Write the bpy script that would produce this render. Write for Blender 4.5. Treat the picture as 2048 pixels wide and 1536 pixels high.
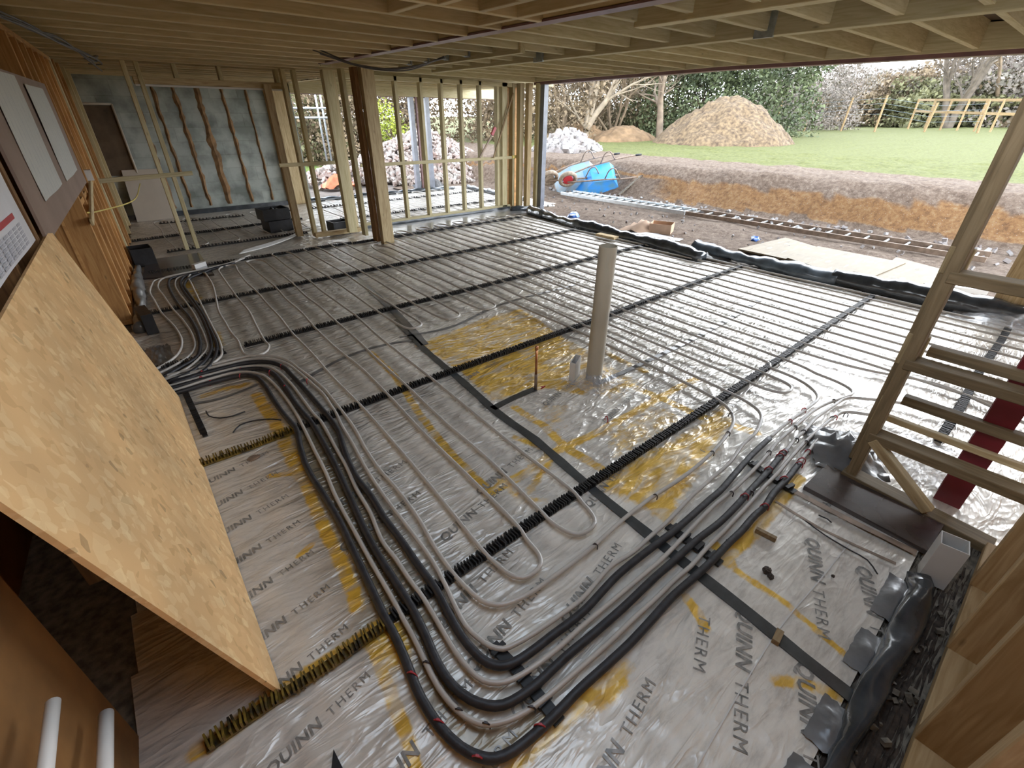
import bpy, bmesh, math, random
import numpy as np
from mathutils import Vector, Matrix, Euler
random.seed(7); rng = np.random.default_rng(11)
SC = bpy.context.scene; COL = SC.collection
for o in list(bpy.data.objects): bpy.data.objects.remove(o)

# ------------------------------------------------------------------ camera, sky, exposure
F_PX, CAM_H = 912.9, 1.6
YAW, PITCH, ROLL = math.radians(40.40), math.radians(30.434), math.radians(0.433)
def cam_basis():
    cy, sy, cp, sp = math.cos(YAW), math.sin(YAW), math.cos(PITCH), math.sin(PITCH)
    f = Vector((sy*cp, cy*cp, -sp)); r = Vector((cy, -sy, 0)); u = r.cross(f)
    c, s = math.cos(ROLL), math.sin(ROLL)
    return r*c + u*s, -r*s + u*c, -f
_r, _u, _b = cam_basis()
CM = Matrix((( _r.x,_u.x,_b.x),(_r.y,_u.y,_b.y),(_r.z,_u.z,_b.z)))
cd = bpy.data.cameras.new('camera'); cam = bpy.data.objects.new('camera', cd); COL.objects.link(cam)
cam.matrix_world = Matrix.Translation((0,0,CAM_H)) @ CM.to_4x4()
cd.sensor_fit = 'HORIZONTAL'; cd.sensor_width = 36.0; cd.lens = F_PX/2048*36.0; cd.clip_start = 0.02; cd.clip_end = 500
SC.camera = cam
SC.view_settings.view_transform = 'Standard'; SC.view_settings.look = 'None'
SC.view_settings.gamma = 1.0; SC.view_settings.use_curve_mapping = False
SC.view_settings.exposure = 3.25
W = bpy.data.worlds.new('overcast_sky'); SC.world = W; W.use_nodes = True
wn = W.node_tree; wn.nodes.clear()
wo = wn.nodes.new('ShaderNodeOutputWorld'); wb = wn.nodes.new('ShaderNodeBackground')
tc = wn.nodes.new('ShaderNodeTexCoord'); sx = wn.nodes.new('ShaderNodeSeparateXYZ'); cr = wn.nodes.new('ShaderNodeValToRGB')
wn.links.new(tc.outputs['Generated'], sx.inputs[0]); wn.links.new(sx.outputs['Z'], cr.inputs[0])
e_ = cr.color_ramp.elements; e_[0].color = (.95, 1.02, 1.12, 1); e_[1].color = (0.17, 0.21, 0.26, 1)     # bright haze low down, grey cloud overhead
q_ = e_.new(.40); q_.color = (0.92, 0.97, 1.03, 1); q_ = e_.new(.72); q_.color = (0.28, 0.33, 0.40, 1)
wn.links.new(cr.outputs[0], wb.inputs[0]); wb.inputs[1].default_value = 1.15
wn.links.new(wb.outputs[0], wo.inputs[0])
SC.cycles.max_bounces = 10; SC.cycles.diffuse_bounces = 6; SC.cycles.glossy_bounces = 4
SC.cycles.transparent_max_bounces = 8; SC.cycles.caustics_reflective = False; SC.cycles.caustics_refractive = False
SC.cycles.use_denoising = True
sd = bpy.data.lights.new('sun', 'SUN'); sd.energy = 0.12; sd.angle = math.radians(40); sd.color = (1.0, 0.95, 0.86)
sun = bpy.data.objects.new('sun', sd); COL.objects.link(sun); sun.rotation_euler = (math.radians(50), 0, math.radians(100))
def portal(name, loc, rot, sx_, sy_):
    d = bpy.data.lights.new(name, 'AREA'); d.shape = 'RECTANGLE'; d.size = sx_; d.size_y = sy_; d.cycles.is_portal = True
    o = bpy.data.objects.new(name, d); COL.objects.link(o); o.location = loc; o.rotation_euler = rot
portal('daylight_east', (6.75, 3.2, 1.05), (0, math.radians(90), 0), 2.2, 7.4)
portal('daylight_added_gap', (.9, .4, 2.36), (0, 0, 0), 1.2, 2.2)  # samples sky through the unseen deck gap added for foreground light
portal('daylight_north', (5.6, 10.9, 1.0), (math.radians(-90), 0, 0), 5.4, 2.0)

# ------------------------------------------------------------------ pixel rays of the photograph -> points of the place
def ray(u, v): return CM @ Vector(((u-1024)/F_PX, -(v-768)/F_PX, -1.0))
def P(u, v, z=0.0):
    d = ray(u, v); t = (z-CAM_H)/d.z; return Vector((d.x*t, d.y*t, z))
def PX(u, v, x):
    d = ray(u, v); t = x/d.x; return Vector((x, d.y*t, CAM_H+d.z*t))
def PY(u, v, y):
    d = ray(u, v); t = y/d.y; return Vector((d.x*t, y, CAM_H+d.z*t))
WK, WD = 0.077, -0.509            # west stud wall: x = WD + WK*y
def wx(y): return WD + WK*y
def PW(u, v, off=0.0):
    d = ray(u, v); t = (WD+off)/(d.x-WK*d.y); return Vector((d.x*t, d.y*t, CAM_H+d.z*t))

# ------------------------------------------------------------------ helpers
def wloc(o):
    v = Vector((0,0,0))
    while o is not None: v += o.location; o = o.parent
    return v
def tag(o, label=None, cat=None, group=None, kind=None):
    if label: o['label'] = label
    if cat: o['category'] = cat
    if group: o['group'] = group
    if kind: o['kind'] = kind
    return o
def empty(name, loc, label=None, cat=None, group=None, kind=None):
    o = bpy.data.objects.new(name, None); COL.objects.link(o); o.location = loc; o.empty_display_size = .1
    return tag(o, label, cat, group, kind)
def mesh(name, V, Fc, mat, parent=None, smooth=False, origin=None):
    V = np.asarray(V, dtype=float).reshape(-1, 3)
    if origin is None: origin = (V[:,0].mean(), V[:,1].mean(), V[:,2].min())
    origin = Vector(origin)
    me = bpy.data.meshes.new(name)
    me.from_pydata((V-np.array(origin)).tolist(), [], Fc); me.validate(); me.update()
    mats = mat if isinstance(mat, (list, tuple)) else [mat]
    for m in mats: me.materials.append(m)
    if smooth: me.polygons.foreach_set('use_smooth', [True]*len(me.polygons))
    o = bpy.data.objects.new(name, me); COL.objects.link(o)
    if parent is not None: o.parent = parent; o.location = origin - wloc(parent)
    else: o.location = origin
    return o
class MB:
    def __init__(s): s.V = []; s.F = []
    def add(s, V, Fc):
        n = len(s.V); s.V += [tuple(v) for v in V]; s.F += [tuple(i+n for i in f) for f in Fc]; return s
    def box(s, c, sz, rz=0.0, R=None):
        M = R if R is not None else Matrix.Rotation(rz, 3, 'Z'); c = Vector(c)
        V = [c + M @ Vector((x*sz[0]/2, y*sz[1]/2, z*sz[2]/2)) for x in (-1,1) for y in (-1,1) for z in (-1,1)]
        return s.add(V, [(0,1,3,2),(4,6,7,5),(0,4,5,1),(2,3,7,6),(0,2,6,4),(1,5,7,3)])
    def bar(s, a, b, w, h, up=(0,0,1)):
        a = Vector(a); b = Vector(b); d = (b-a); L = d.length; d.normalize(); u = Vector(up)
        side = d.cross(u)
        if side.length < 1e-4: side = d.cross(Vector((0,1,0)))
        side.normalize(); u = side.cross(d); R = Matrix((d, side, u)).transposed()
        return s.box((a+b)/2, (L, w, h), R=R)
    def tube(s, pts, r, n=8, caps=True, hollow=None):
        V, Fc = tube_vf(pts, r, n, caps); return s.add(V, Fc)
    def build(s, name, mat, parent=None, smooth=False, **k): return mesh(name, s.V, s.F, mat, parent, smooth, **k)
def tube_vf(pts, r, n=8, caps=True):
    pts = [Vector(p) for p in pts]; V = []; Fc = []; m = len(pts)
    rr = r if isinstance(r, (list, tuple, np.ndarray)) else [r]*m
    t0 = (pts[1]-pts[0]).normalized(); a = t0.orthogonal().normalized()
    if abs(t0.z) < .9: a = Vector((0,0,1)).cross(t0).normalized()
    for i in range(m):
        t = (pts[min(i+1,m-1)]-pts[max(i-1,0)])
        t = t.normalized() if t.length > 1e-9 else t0
        a = (a - t*a.dot(t)); a = a.normalized() if a.length > 1e-6 else t.orthogonal().normalized()
        b = t.cross(a)
        for k in range(n):
            q = 2*math.pi*k/n; V.append(pts[i] + (a*math.cos(q)+b*math.sin(q))*rr[i])
    for i in range(m-1):
        for k in range(n):
            k2 = (k+1) % n; Fc.append((i*n+k, i*n+k2, (i+1)*n+k2, (i+1)*n+k))
    if caps: Fc.append(tuple(range(n-1,-1,-1))); Fc.append(tuple((m-1)*n+k for k in range(n)))
    return V, Fc
def spline(pts, step=.03):
    pts = [Vector(p) for p in pts]; out = []
    q = [2*pts[0]-pts[1]] + pts + [2*pts[-1]-pts[-2]]
    for i in range(1, len(q)-2):
        p0, p1, p2, p3 = q[i-1:i+3]; n = max(2, min(40, int((p2-p1).length/step)))
        # centripetal knots keep uneven spacing from overshooting
        t0 = 0; t1 = max((p1-p0).length**.5, 1e-4); t2 = t1+max((p2-p1).length**.5, 1e-4); t3 = t2+max((p3-p2).length**.5, 1e-4)
        for j in range(n):
            t = t1+(t2-t1)*j/n
            A1 = p0*((t1-t)/(t1-t0))+p1*((t-t0)/(t1-t0)); A2 = p1*((t2-t)/(t2-t1))+p2*((t-t1)/(t2-t1)); A3 = p2*((t3-t)/(t3-t2))+p3*((t-t2)/(t3-t2))
            B1 = A1*((t2-t)/(t2-t0))+A2*((t-t0)/(t2-t0)); B2 = A2*((t3-t)/(t3-t1))+A3*((t-t1)/(t3-t1))
            out.append(B1*((t2-t)/(t2-t1))+B2*((t-t1)/(t2-t1)))
    out.append(pts[-1]); return out
def beam(name, a, b, w, h, mat, parent=None, up=(0,0,1), bev=.003, label=None, cat=None):
    """squared timber from a to b: own local X runs along the grain"""
    a = Vector(a); b = Vector(b); d = b-a; L = d.length; d.normalize(); u = Vector(up)
    side = d.cross(u)
    if side.length < 1e-4: side = d.cross(Vector((0,1,0)))
    side.normalize(); u = side.cross(d); R = Matrix((d, side, u)).transposed()
    bm = bmesh.new(); bmesh.ops.create_cube(bm, size=1.0)
    for v in bm.verts: v.co = Vector((v.co.x*L, v.co.y*w, v.co.z*h))
    if bev: bmesh.ops.bevel(bm, geom=bm.edges[:], offset=min(bev, w/5, h/5), segments=1, affect='EDGES')
    me = bpy.data.meshes.new(name); bm.to_mesh(me); bm.free(); me.materials.append(mat)
    o = bpy.data.objects.new(name, me); COL.objects.link(o)
    c = (a+b)/2
    if parent is not None: o.parent = parent; c = c - wloc(parent)
    o.matrix_local = Matrix.Translation(c) @ R.to_4x4()
    if label: tag(o, label, cat)
    return o

def roll(name, pts, w, h, mat, label, seed=0, n=12, lump=.25, cat='membrane'):
    r = random.Random(seed); s = spline(pts, .05); V = []; Fc = []
    for i, p in enumerate(s):
        t = (s[min(i+1,len(s)-1)]-s[max(i-1,0)]).normalized(); sd_ = Vector((t.y, -t.x, 0))
        ph = r.random(); f = 1+lump*math.sin(i*.21+seed)*.6+lump*.5*(r.random()-.5)
        for k in range(n):
            q = 2*math.pi*k/n; V.append(p+sd_*math.cos(q)*w*f+Vector((0,0,max(-.6, math.sin(q))*h*f+h*.6+.01*math.sin(i*.9+k))))
        if i:
            for k in range(n): k2 = (k+1) % n; Fc.append(((i-1)*n+k, (i-1)*n+k2, i*n+k2, i*n+k))
    Fc.append(tuple(range(n-1,-1,-1))); Fc.append(tuple((len(s)-1)*n+k for k in range(n)))
    return tag(mesh(name, V, Fc, mat, None, True), label, cat)

# ------------------------------------------------------------------ materials
def newmat(name):
    m = bpy.data.materials.new(name); m.use_nodes = True; nt = m.node_tree
    return m, nt, nt.nodes['Principled BSDF']
def N(nt, t, **k):
    n = nt.nodes.new(t)
    for a, v in k.items():
        if a in n.inputs: n.inputs[a].default_value = v
        else: setattr(n, a, v)
    return n
def ramp(nt, fac, stops):
    r = nt.nodes.new('ShaderNodeValToRGB'); e = r.color_ramp.elements
    while len(e) > 1: e.remove(e[-1])
    e[0].position = stops[0][0]; e[0].color = (*stops[0][1], 1)
    for p, c in stops[1:]:
        q = e.new(p); q.color = (*c, 1)
    nt.links.new(fac, r.inputs[0]); return r
def coords(nt, scale=(1,1,1), rot=(0,0,0), kind='Object', rnd=False):
    t = nt.nodes.new('ShaderNodeTexCoord'); mp = nt.nodes.new('ShaderNodeMapping')
    mp.inputs['Scale'].default_value = scale; mp.inputs['Rotation'].default_value = rot
    nt.links.new(t.outputs[kind], mp.inputs[0])
    if rnd:
        oi = nt.nodes.new('ShaderNodeObjectInfo'); ml = nt.nodes.new('ShaderNodeMath'); ml.operation = 'MULTIPLY'; ml.inputs[1].default_value = 37.0
        nt.links.new(oi.outputs['Random'], ml.inputs[0]); nt.links.new(ml.outputs[0], mp.inputs['Location'])
    return mp.outputs[0]
def bump(nt, b, h, strength=.3, dist=.01, sock='Normal'):
    n = nt.nodes.new('ShaderNodeBump'); n.inputs['Strength'].default_value = strength; n.inputs['Distance'].default_value = dist
    nt.links.new(h, n.inputs['Height']); nt.links.new(n.outputs[0], b.inputs[sock]); return n
def mixc(nt, fac, a, b, mode='MIX'):
    m = nt.nodes.new('ShaderNodeMix'); m.data_type = 'RGBA'; m.blend_type = mode
    for s, v in ((0, fac), (6, a), (7, b)):
        if isinstance(v, (int, float)): m.inputs[s].default_value = v
        elif isinstance(v, tuple): m.inputs[s].default_value = (*v, 1)
        else: nt.links.new(v, m.inputs[s])
    return m.outputs[2]
def mth(nt, op, a, b=None, clamp=False):
    m = nt.nodes.new('ShaderNodeMath'); m.operation = op; m.use_clamp = clamp
    for i, v in enumerate((a, b)):
        if v is None: continue
        if isinstance(v, (int, float)): m.inputs[i].default_value = v
        else: nt.links.new(v, m.inputs[i])
    return m.outputs[0]
def wood(name, c1, c2, c3, rough=.7):
    m, nt, b = newmat(name)
    co = coords(nt, (1.2, 14, 14), rnd=True)
    n = N(nt, 'ShaderNodeTexNoise', Scale=3.0, Detail=5.0, Distortion=1.2); nt.links.new(co, n.inputs['Vector'])
    r = ramp(nt, n.outputs[0], [(.3, c2), (.5, c1), (.72, c3)])
    co2 = coords(nt, (3, 9, 9), rnd=True)
    v = N(nt, 'ShaderNodeTexVoronoi', Scale=1.1); nt.links.new(co2, v.inputs['Vector'])
    k = ramp(nt, v.outputs['Distance'], [(.0, (1,1,1)), (.09, (0,0,0))])
    oi = nt.nodes.new('ShaderNodeObjectInfo')
    c = mixc(nt, mth(nt, 'MULTIPLY', k.outputs[0], .75), r.outputs[0], tuple(x*.35 for x in c2))
    hv = nt.nodes.new('ShaderNodeHueSaturation'); nt.links.new(c, hv.inputs['Color'])
    nt.links.new(mth(nt, 'ADD', mth(nt, 'MULTIPLY', oi.outputs['Random'], .35), .82), hv.inputs['Value'])
    nt.links.new(hv.outputs[0], b.inputs['Base Color']); b.inputs['Roughness'].default_value = rough
    bump(nt, b, n.outputs[0], .25, .003); return m
def plain(name, c, rough=.6, metal=0.0, var=.15, scale=8.0, bmp=.1, coat=0.0, c2=None, detail=4.0):
    m, nt, b = newmat(name)
    co = coords(nt, (1,1,1)); n = N(nt, 'ShaderNodeTexNoise', Scale=scale, Detail=detail); nt.links.new(co, n.inputs['Vector'])
    lo = tuple(x*(1-var) for x in c) if c2 is None else c2; hi = tuple(min(1, x*(1+var)) for x in c)
    r = ramp(nt, n.outputs[0], [(.32, lo), (.66, hi)])
    nt.links.new(r.outputs[0], b.inputs['Base Color']); b.inputs['Roughness'].default_value = rough
    b.inputs['Metallic'].default_value = metal; b.inputs['Coat Weight'].default_value = coat; b.inputs['Coat Roughness'].default_value = .15
    if bmp: bump(nt, b, n.outputs[0], bmp, .01)
    return m
M = {}
M['pine'] = wood('pine_timber', (.50,.385,.21), (.36,.25,.12), (.60,.48,.28))
M['treated'] = wood('treated_timber', (.52,.45,.26), (.44,.37,.19), (.60,.53,.33))
M['joist'] = wood('joist_timber', (.56,.46,.27), (.49,.40,.22), (.63,.53,.33))
M['orange'] = wood('orange_timber', (.50,.26,.085), (.36,.17,.05), (.60,.35,.13))
M['fence'] = wood('fence_timber', (.42,.28,.13), (.3,.19,.08), (.5,.36,.19))
M['brownboard'] = plain('brown_board', (.27,.19,.15), .6, var=.15, scale=3)
M['steel'] = plain('primed_steel', (.20,.105,.10), .45, var=.2, scale=6)
M['redsteel'] = plain('red_oxide_steel', (.16,.012,.02), .4, var=.25, scale=5, coat=.3)
M['galv'] = plain('galvanised_steel', (.40,.45,.48), .35, .8, .2, 20)
M['alu'] = plain('aluminium', (.62,.66,.68), .38, .85, .12, 12)
M['white'] = plain('white_plastic', (.66,.65,.62), .4, var=.06, scale=5)
M['pipe'] = plain('pipe_plastic', (.48,.45,.41), .4, var=.08, scale=6, bmp=0, coat=.4)
M['cream'] = plain('cream_pipe_plastic', (.46,.42,.33), .4, var=.1, scale=3, bmp=.05, coat=.2)
M['sleeve'] = plain('black_foam', (.022,.022,.026), .5, var=.3, scale=30, bmp=.3)
M['rail'] = plain('black_rail_plastic', (.014,.013,.013), .5, var=.2, scale=20, bmp=0)
M['railpaint'] = plain('painted_rail_plastic', (.16,.105,.012), .5, var=.5, scale=30, bmp=.1, c2=(.02,.015,.008))
M['redclip'] = plain('red_plastic', (.42,.03,.04), .4, var=.1, bmp=0)
M['blackclip'] = plain('dark_plastic', (.03,.018,.018), .4, var=.1, bmp=0)
M['dpm'] = plain('black_membrane', (.040,.048,.056), .2, var=.35, scale=9, bmp=.5, coat=.8)
M['greyfilm'] = plain('grey_membrane', (.17,.17,.17), .3, var=.3, scale=7, bmp=.6, coat=.6)
M['tape'] = plain('dark_tape', (.055,.06,.062), .3, var=.3, scale=12, bmp=.2, coat=.7)
M['copper'] = plain('copper', (.50,.22,.10), .3, .9, .2, 12)
M['concrete'] = plain('damp_concrete', (.17,.145,.11), .85, var=.45, scale=30, bmp=.6)
M['soilblack'] = plain('dark_debris', (.05,.035,.025), .9, var=.5, scale=40, bmp=.6)
M['card'] = plain('cardboard', (.50,.33,.22), .8, var=.12, scale=6)
M['bluebag'] = plain('blue_plastic', (.08,.2,.62), .35, var=.4, scale=10, bmp=.6, coat=.5)
M['blue'] = plain('blue_paint', (.03,.26,.72), .38, var=.25, scale=5, bmp=.1, c2=(.12,.32,.5))
M['blueworn'] = plain('worn_blue_paint', (.20,.36,.50), .5, var=.3, scale=6, bmp=.2, c2=(.30,.33,.34))
M['rust'] = plain('dirty_tube', (.26,.19,.14), .6, .3, .3, 14)
M['tyre'] = plain('muddy_tyre', (.34,.27,.20), .85, var=.3, scale=20)
M['redhub'] = plain('red_hub', (.6,.05,.06), .4, var=.1)
M['wrap'] = plain('grey_breather_wrap', (.27,.29,.34), .4, var=.15, scale=8, bmp=.4, coat=.4)
M['tub'] = plain('black_plastic_tub', (.012,.012,.014), .45, var=.3, scale=15, bmp=.3)
M['plaster'] = plain('plasterboard', (.50,.44,.36), .8, var=.05, scale=4)
M['foam'] = plain('yellowish_block', (.55,.42,.24), .9, var=.2, scale=30)
M['mdf'] = plain('dark_deck', (.11,.075,.045), .85, var=.3, scale=5)
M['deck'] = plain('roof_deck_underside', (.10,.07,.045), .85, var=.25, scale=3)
M['cable'] = plain('grey_cable', (.14,.14,.15), .5, var=.2, bmp=0)
M['orangenet'] = plain('orange_plastic', (.85,.22,.10), .5, var=.2)
M['yellow'] = plain('yellow_plastic', (.70,.58,.16), .4, var=.1)
M['darkboard'] = plain('wet_brown_board', (.06,.045,.04), .25, var=.3, scale=5, coat=.8)
def osb(name, base, dark, light, s=1.0):
    m, nt, b = newmat(name)
    co = coords(nt)
    w = N(nt, 'ShaderNodeTexNoise', Scale=3.0*s, Detail=2.0); nt.links.new(co, w.inputs['Vector'])
    layers = []
    for rot, sc in ((.35, (9,30,30)), (-.5, (10,36,36)), (1.25, (9,33,33))):
        c = coords(nt, tuple(q*s for q in sc), (rot, rot*.7, rot))
        v = N(nt, 'ShaderNodeTexVoronoi', Scale=1.0, Randomness=1.0); nt.links.new(c, v.inputs['Vector'])
        sp = nt.nodes.new('ShaderNodeSeparateColor'); nt.links.new(v.outputs['Color'], sp.inputs[0]); layers.append(sp.outputs[0])
    r1 = ramp(nt, layers[0], [(0, dark), (.25, base), (.75, base), (1, light)])
    r2 = ramp(nt, layers[1], [(0, base), (.8, base), (1, light)])
    c = mixc(nt, .5, r1.outputs[0], r2.outputs[0])
    k = ramp(nt, layers[2], [(.93, (0,0,0)), (.96, (1,1,1))])
    c = mixc(nt, mth(nt, 'MULTIPLY', k.outputs[0], .6), c, light)
    k2 = ramp(nt, layers[1], [(.004, (1,1,1)), (.014, (0,0,0))])
    c = mixc(nt, mth(nt, 'MULTIPLY', k2.outputs[0], .5), c, tuple(x*.4 for x in dark))
    r3 = ramp(nt, w.outputs[0], [(.3, (.82,.82,.82)), (.7, (1.08,1.06,1.02))])
    c = mixc(nt, 1.0, c, r3.outputs[0], 'MULTIPLY')
    nt.links.new(c, b.inputs['Base Color']); b.inputs['Roughness'].default_value = .62
    bump(nt, b, layers[0], .15, .002); return m
M['osb'] = osb('strand_board', (.74,.47,.22), (.52,.30,.12), (.88,.66,.36))
M['warm'] = wood('warm_timber', (.46,.31,.15), (.38,.24,.10), (.56,.40,.21)); M['frame'] = wood('shaded_timber', (.22,.16,.085), (.16,.115,.06), (.28,.21,.12)); M['shade_wood'] = wood('shade_darkened_timber', (.20,.10,.035), (.13,.06,.02), (.26,.14,.05)); M['shade_sheath'] = plain('shade_darkened_sheathing', (.22,.105,.028), .85, var=.35, scale=4, bmp=.2)  # frame wood, darkest timber and dark sheathing carry shade in their colour
M['osbpale'] = osb('pale_strand_board', (.47,.36,.21), (.38,.29,.16), (.56,.45,.29), .8)
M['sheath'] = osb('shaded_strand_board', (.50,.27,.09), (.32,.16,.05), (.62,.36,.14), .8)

# floor film over foil boards
def floor_mat(name, tint=(.76,.715,.64)):
    m, nt, b = newmat(name)
    at = nt.nodes.new('ShaderNodeAttribute'); at.attribute_name = 'spray'
    a2 = nt.nodes.new('ShaderNodeAttribute'); a2.attribute_name = 'plain'
    co = coords(nt)
    n1 = N(nt, 'ShaderNodeTexNoise', Scale=22.0, Detail=5.0, Roughness=.65); nt.links.new(co, n1.inputs['Vector'])
    n0 = N(nt, 'ShaderNodeTexNoise', Scale=1.6, Detail=3.0); nt.links.new(co, n0.inputs['Vector'])
    base = ramp(nt, n0.outputs[0], [(.3, tuple(x*.86 for x in tint)), (.7, tuple(min(1, x*1.1) for x in tint))])
    n5 = N(nt, 'ShaderNodeTexNoise', Scale=9.0, Detail=6.0, Roughness=.7); nt.links.new(coords(nt, (.6, 2.2, 1), (0,0,.5)), n5.inputs['Vector'])
    mot = ramp(nt, n5.outputs[0], [(.35, (.72,.71,.70)), (.5, (1,1,1)), (.68, (1.12,1.12,1.12))])
    base2 = mixc(nt, .8, base.outputs[0], mot.outputs[0], 'MULTIPLY')
    base2 = mixc(nt, a2.outputs['Fac'], base2, (.36,.29,.19))
    ed = mth(nt, 'ADD', at.outputs['Fac'], mth(nt, 'MULTIPLY', mth(nt, 'SUBTRACT', n1.outputs[0], .5), .9))
    er = ramp(nt, ed, [(.30, (0,0,0)), (.62, (1,1,1))])
    yc = ramp(nt, n5.outputs[0], [(.3, (.62,.34,.02)), (.6, (.90,.55,.05)), (.75, (.92,.68,.22))])
    ns = N(nt, 'ShaderNodeTexNoise', Scale=3.2, Detail=3.0, Distortion=1.6); nt.links.new(coords(nt, (1, 3.4, 1), (0,0,-.35)), ns.inputs['Vector'])
    sr_ = ramp(nt, ns.outputs[0], [(.36, (.35,.35,.35)), (.52, (1,1,1))])  # yellow thinned in streaks that imitate glare on the film creases
    c = mixc(nt, mth(nt, 'MULTIPLY', mth(nt, 'MULTIPLY', er.outputs[0], .93), sr_.outputs[0]), base2, yc.outputs[0])
    nt.links.new(c, b.inputs['Base Color'])
    b.inputs['Roughness'].default_value = .40; b.inputs['Metallic'].default_value = .22
    b.inputs['Coat Weight'].default_value = 1.0; b.inputs['Coat Roughness'].default_value = .13; b.inputs['Coat IOR'].default_value = 1.5
    # crinkles: ridged, stretched noise in two directions
    def ridge(sc, rot, scale, dist):
        n = N(nt, 'ShaderNodeTexNoise', Scale=scale, Detail=2.0, Roughness=.45, Distortion=dist)
        nt.links.new(coords(nt, sc, (0,0,rot)), n.inputs['Vector'])
        a = mth(nt, 'ABSOLUTE', mth(nt, 'SUBTRACT', n.outputs[0], .5))
        return mth(nt, 'SUBTRACT', 1.0, mth(nt, 'MULTIPLY', a, 3.0), True)
    ra = ridge((1, 3.4, 1), .95, 2.0, 1.6); rb = ridge((1, 2.6, 1), -.35, 2.4, 1.8); rc = ridge((1, 4.2, 1), 2.25, 4.5, 1.2)
    h = mth(nt, 'ADD', mth(nt, 'MULTIPLY', ra, .6), mth(nt, 'ADD', mth(nt, 'MULTIPLY', rb, .35), mth(nt, 'MULTIPLY', rc, .35)))
    h = mth(nt, 'ADD', h, mth(nt, 'MULTIPLY', n1.outputs[0], .05))
    ca = nt.nodes.new('ShaderNodeAttribute'); ca.attribute_name = 'calm'
    h = mth(nt, 'MULTIPLY', h, mth(nt, 'SUBTRACT', 1.0, mth(nt, 'MULTIPLY', ca.outputs['Fac'], .72)))
    bump(nt, b, h, .9, .022); bump(nt, b, h, 1.0, .030, 'Coat Normal')
    return m
M['floor'] = floor_mat('film_over_foil_boards')
def text_mat():
    m, nt, b = newmat('printed_ink'); b.inputs['Base Color'].default_value = (.13,.13,.125,1)
    n = N(nt, 'ShaderNodeTexNoise', Scale=30.0, Detail=3.0); nt.links.new(coords(nt), n.inputs['Vector'])
    r = ramp(nt, n.outputs[0], [(.35, (.14,.14,.13)), (.65, (.36,.34,.31))]); nt.links.new(r.outputs[0], b.inputs['Base Color'])
    b.inputs['Roughness'].default_value = .4; b.inputs['Coat Weight'].default_value = .8; b.inputs['Coat Roughness'].default_value = .2
    return m
M['ink'] = text_mat()

# ------------------------------------------------------------------ floor
xs = np.concatenate([np.arange(-.75, 3.3, .02), np.arange(3.3, 7.41, .08)])
ys = np.concatenate([np.arange(-.9, -.16, .08), np.arange(-.14, 4.3, .02), np.arange(4.3, 10.91, .08)])
GX, GY = np.meshgrid(xs, ys); nx, ny = len(xs), len(ys)
def vnoise(x, y, seed):
    r = np.random.default_rng(seed).random((64, 64)); xi = np.floor(x).astype(int); yi = np.floor(y).astype(int)
    fx = x-xi; fy = y-yi; fx = fx*fx*(3-2*fx); fy = fy*fy*(3-2*fy)
    g = lambda a, b: r[a % 64, b % 64]
    return (g(xi,yi)*(1-fx)+g(xi+1,yi)*fx)*(1-fy)+(g(xi,yi+1)*(1-fx)+g(xi+1,yi+1)*fx)*fy
u_ = GX*math.cos(.25)+GY*math.sin(.25); v_ = -GX*math.sin(.25)+GY*math.cos(.25)
rid = lambda n: (1-np.abs(n*2-1))**3
GZ = .006*rid(vnoise(u_*2.2, v_*11, 1)) + .006*rid(vnoise(u_*9, v_*2.3, 2)) + .003*rid(vnoise(u_*5, v_*22, 3)) - .006
GZ = np.minimum(GZ, .0012); GZ = np.where((GY < .62) & (GX > .9), GZ*.3, GZ)
def seg_d(ax, ay, bx, by):
    dx, dy = bx-ax, by-ay; L2 = dx*dx+dy*dy+1e-9
    t = np.clip(((GX-ax)*dx+(GY-ay)*dy)/L2, 0, 1); return np.hypot(GX-ax-t*dx, GY-ay-t*dy)
spray = np.zeros_like(GX)
def stroke(px, w, s=1.0):
    global spray
    q = [P(*p) for p in px]
    for a, b in zip(q[:-1], q[1:]):
        d = seg_d(a.x, a.y, b.x, b.y); spray = np.maximum(spray, s*np.clip(1.15-d/w*.75, 0, 1))
def poly(px, soft=.04, s=.9):
    global spray
    q = [P(*p) for p in px]; ins = np.zeros(GX.shape, bool); dm = np.full(GX.shape, 9.)
    for i in range(len(q)):
        a, b = q[i], q[(i+1) % len(q)]
        c = ((a.y > GY) != (b.y > GY)); xi = (b.x-a.x)*(GY-a.y)/((b.y-a.y) or 1e-9)+a.x
        ins ^= (c & (GX < xi)); dm = np.minimum(dm, seg_d(a.x, a.y, b.x, b.y))
    sdv = np.where(ins, dm, -dm); spray = np.maximum(spray, s*np.clip(.5+sdv/soft*.5, 0, 1))
poly([(832,690),(905,662),(960,640),(1040,617),(1078,640),(1115,668),(1172,700),(1215,760),(1165,790),(1090,775),(1010,800),(985,800),(930,750),(880,715)])
poly([(1445,812),(1400,850),(1300,905),(1215,948),(1195,975),(1240,990),(1290,1015),(1340,1048),(1350,1020),(1378,965),(1425,905),(1462,848)], .07)
stroke([(1030,815),(1085,850),(1130,893),(1200,935),(1260,975),(1335,1040)], .030)
stroke([(978,985),(1060,940),(1112,902),(1200,862),(1300,805),(1392,757)], .030)
stroke([(1205,742),(1265,772),(1330,800),(1400,832),(1510,865)], .035)
stroke([(1185,690),(1240,720),(1290,742)], .04, .8)
stroke([(742,705),(790,752),(840,830),(900,905),(945,950),(985,985)], .026)
stroke([(1030,875),(1110,905),(1080,950),(1060,980)], .03, .7)
stroke([(405,792),(440,780),(500,768)], .035, .8)
stroke([(512,790),(548,840),(572,890),(590,925),(606,955)], .040)
stroke([(606,955),(628,1010),(655,1070),(690,1140),(705,1180),(715,1215)], .030)
stroke([(540,952),(590,945)], .02); stroke([(597,1112),(625,1088)], .014)
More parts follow.
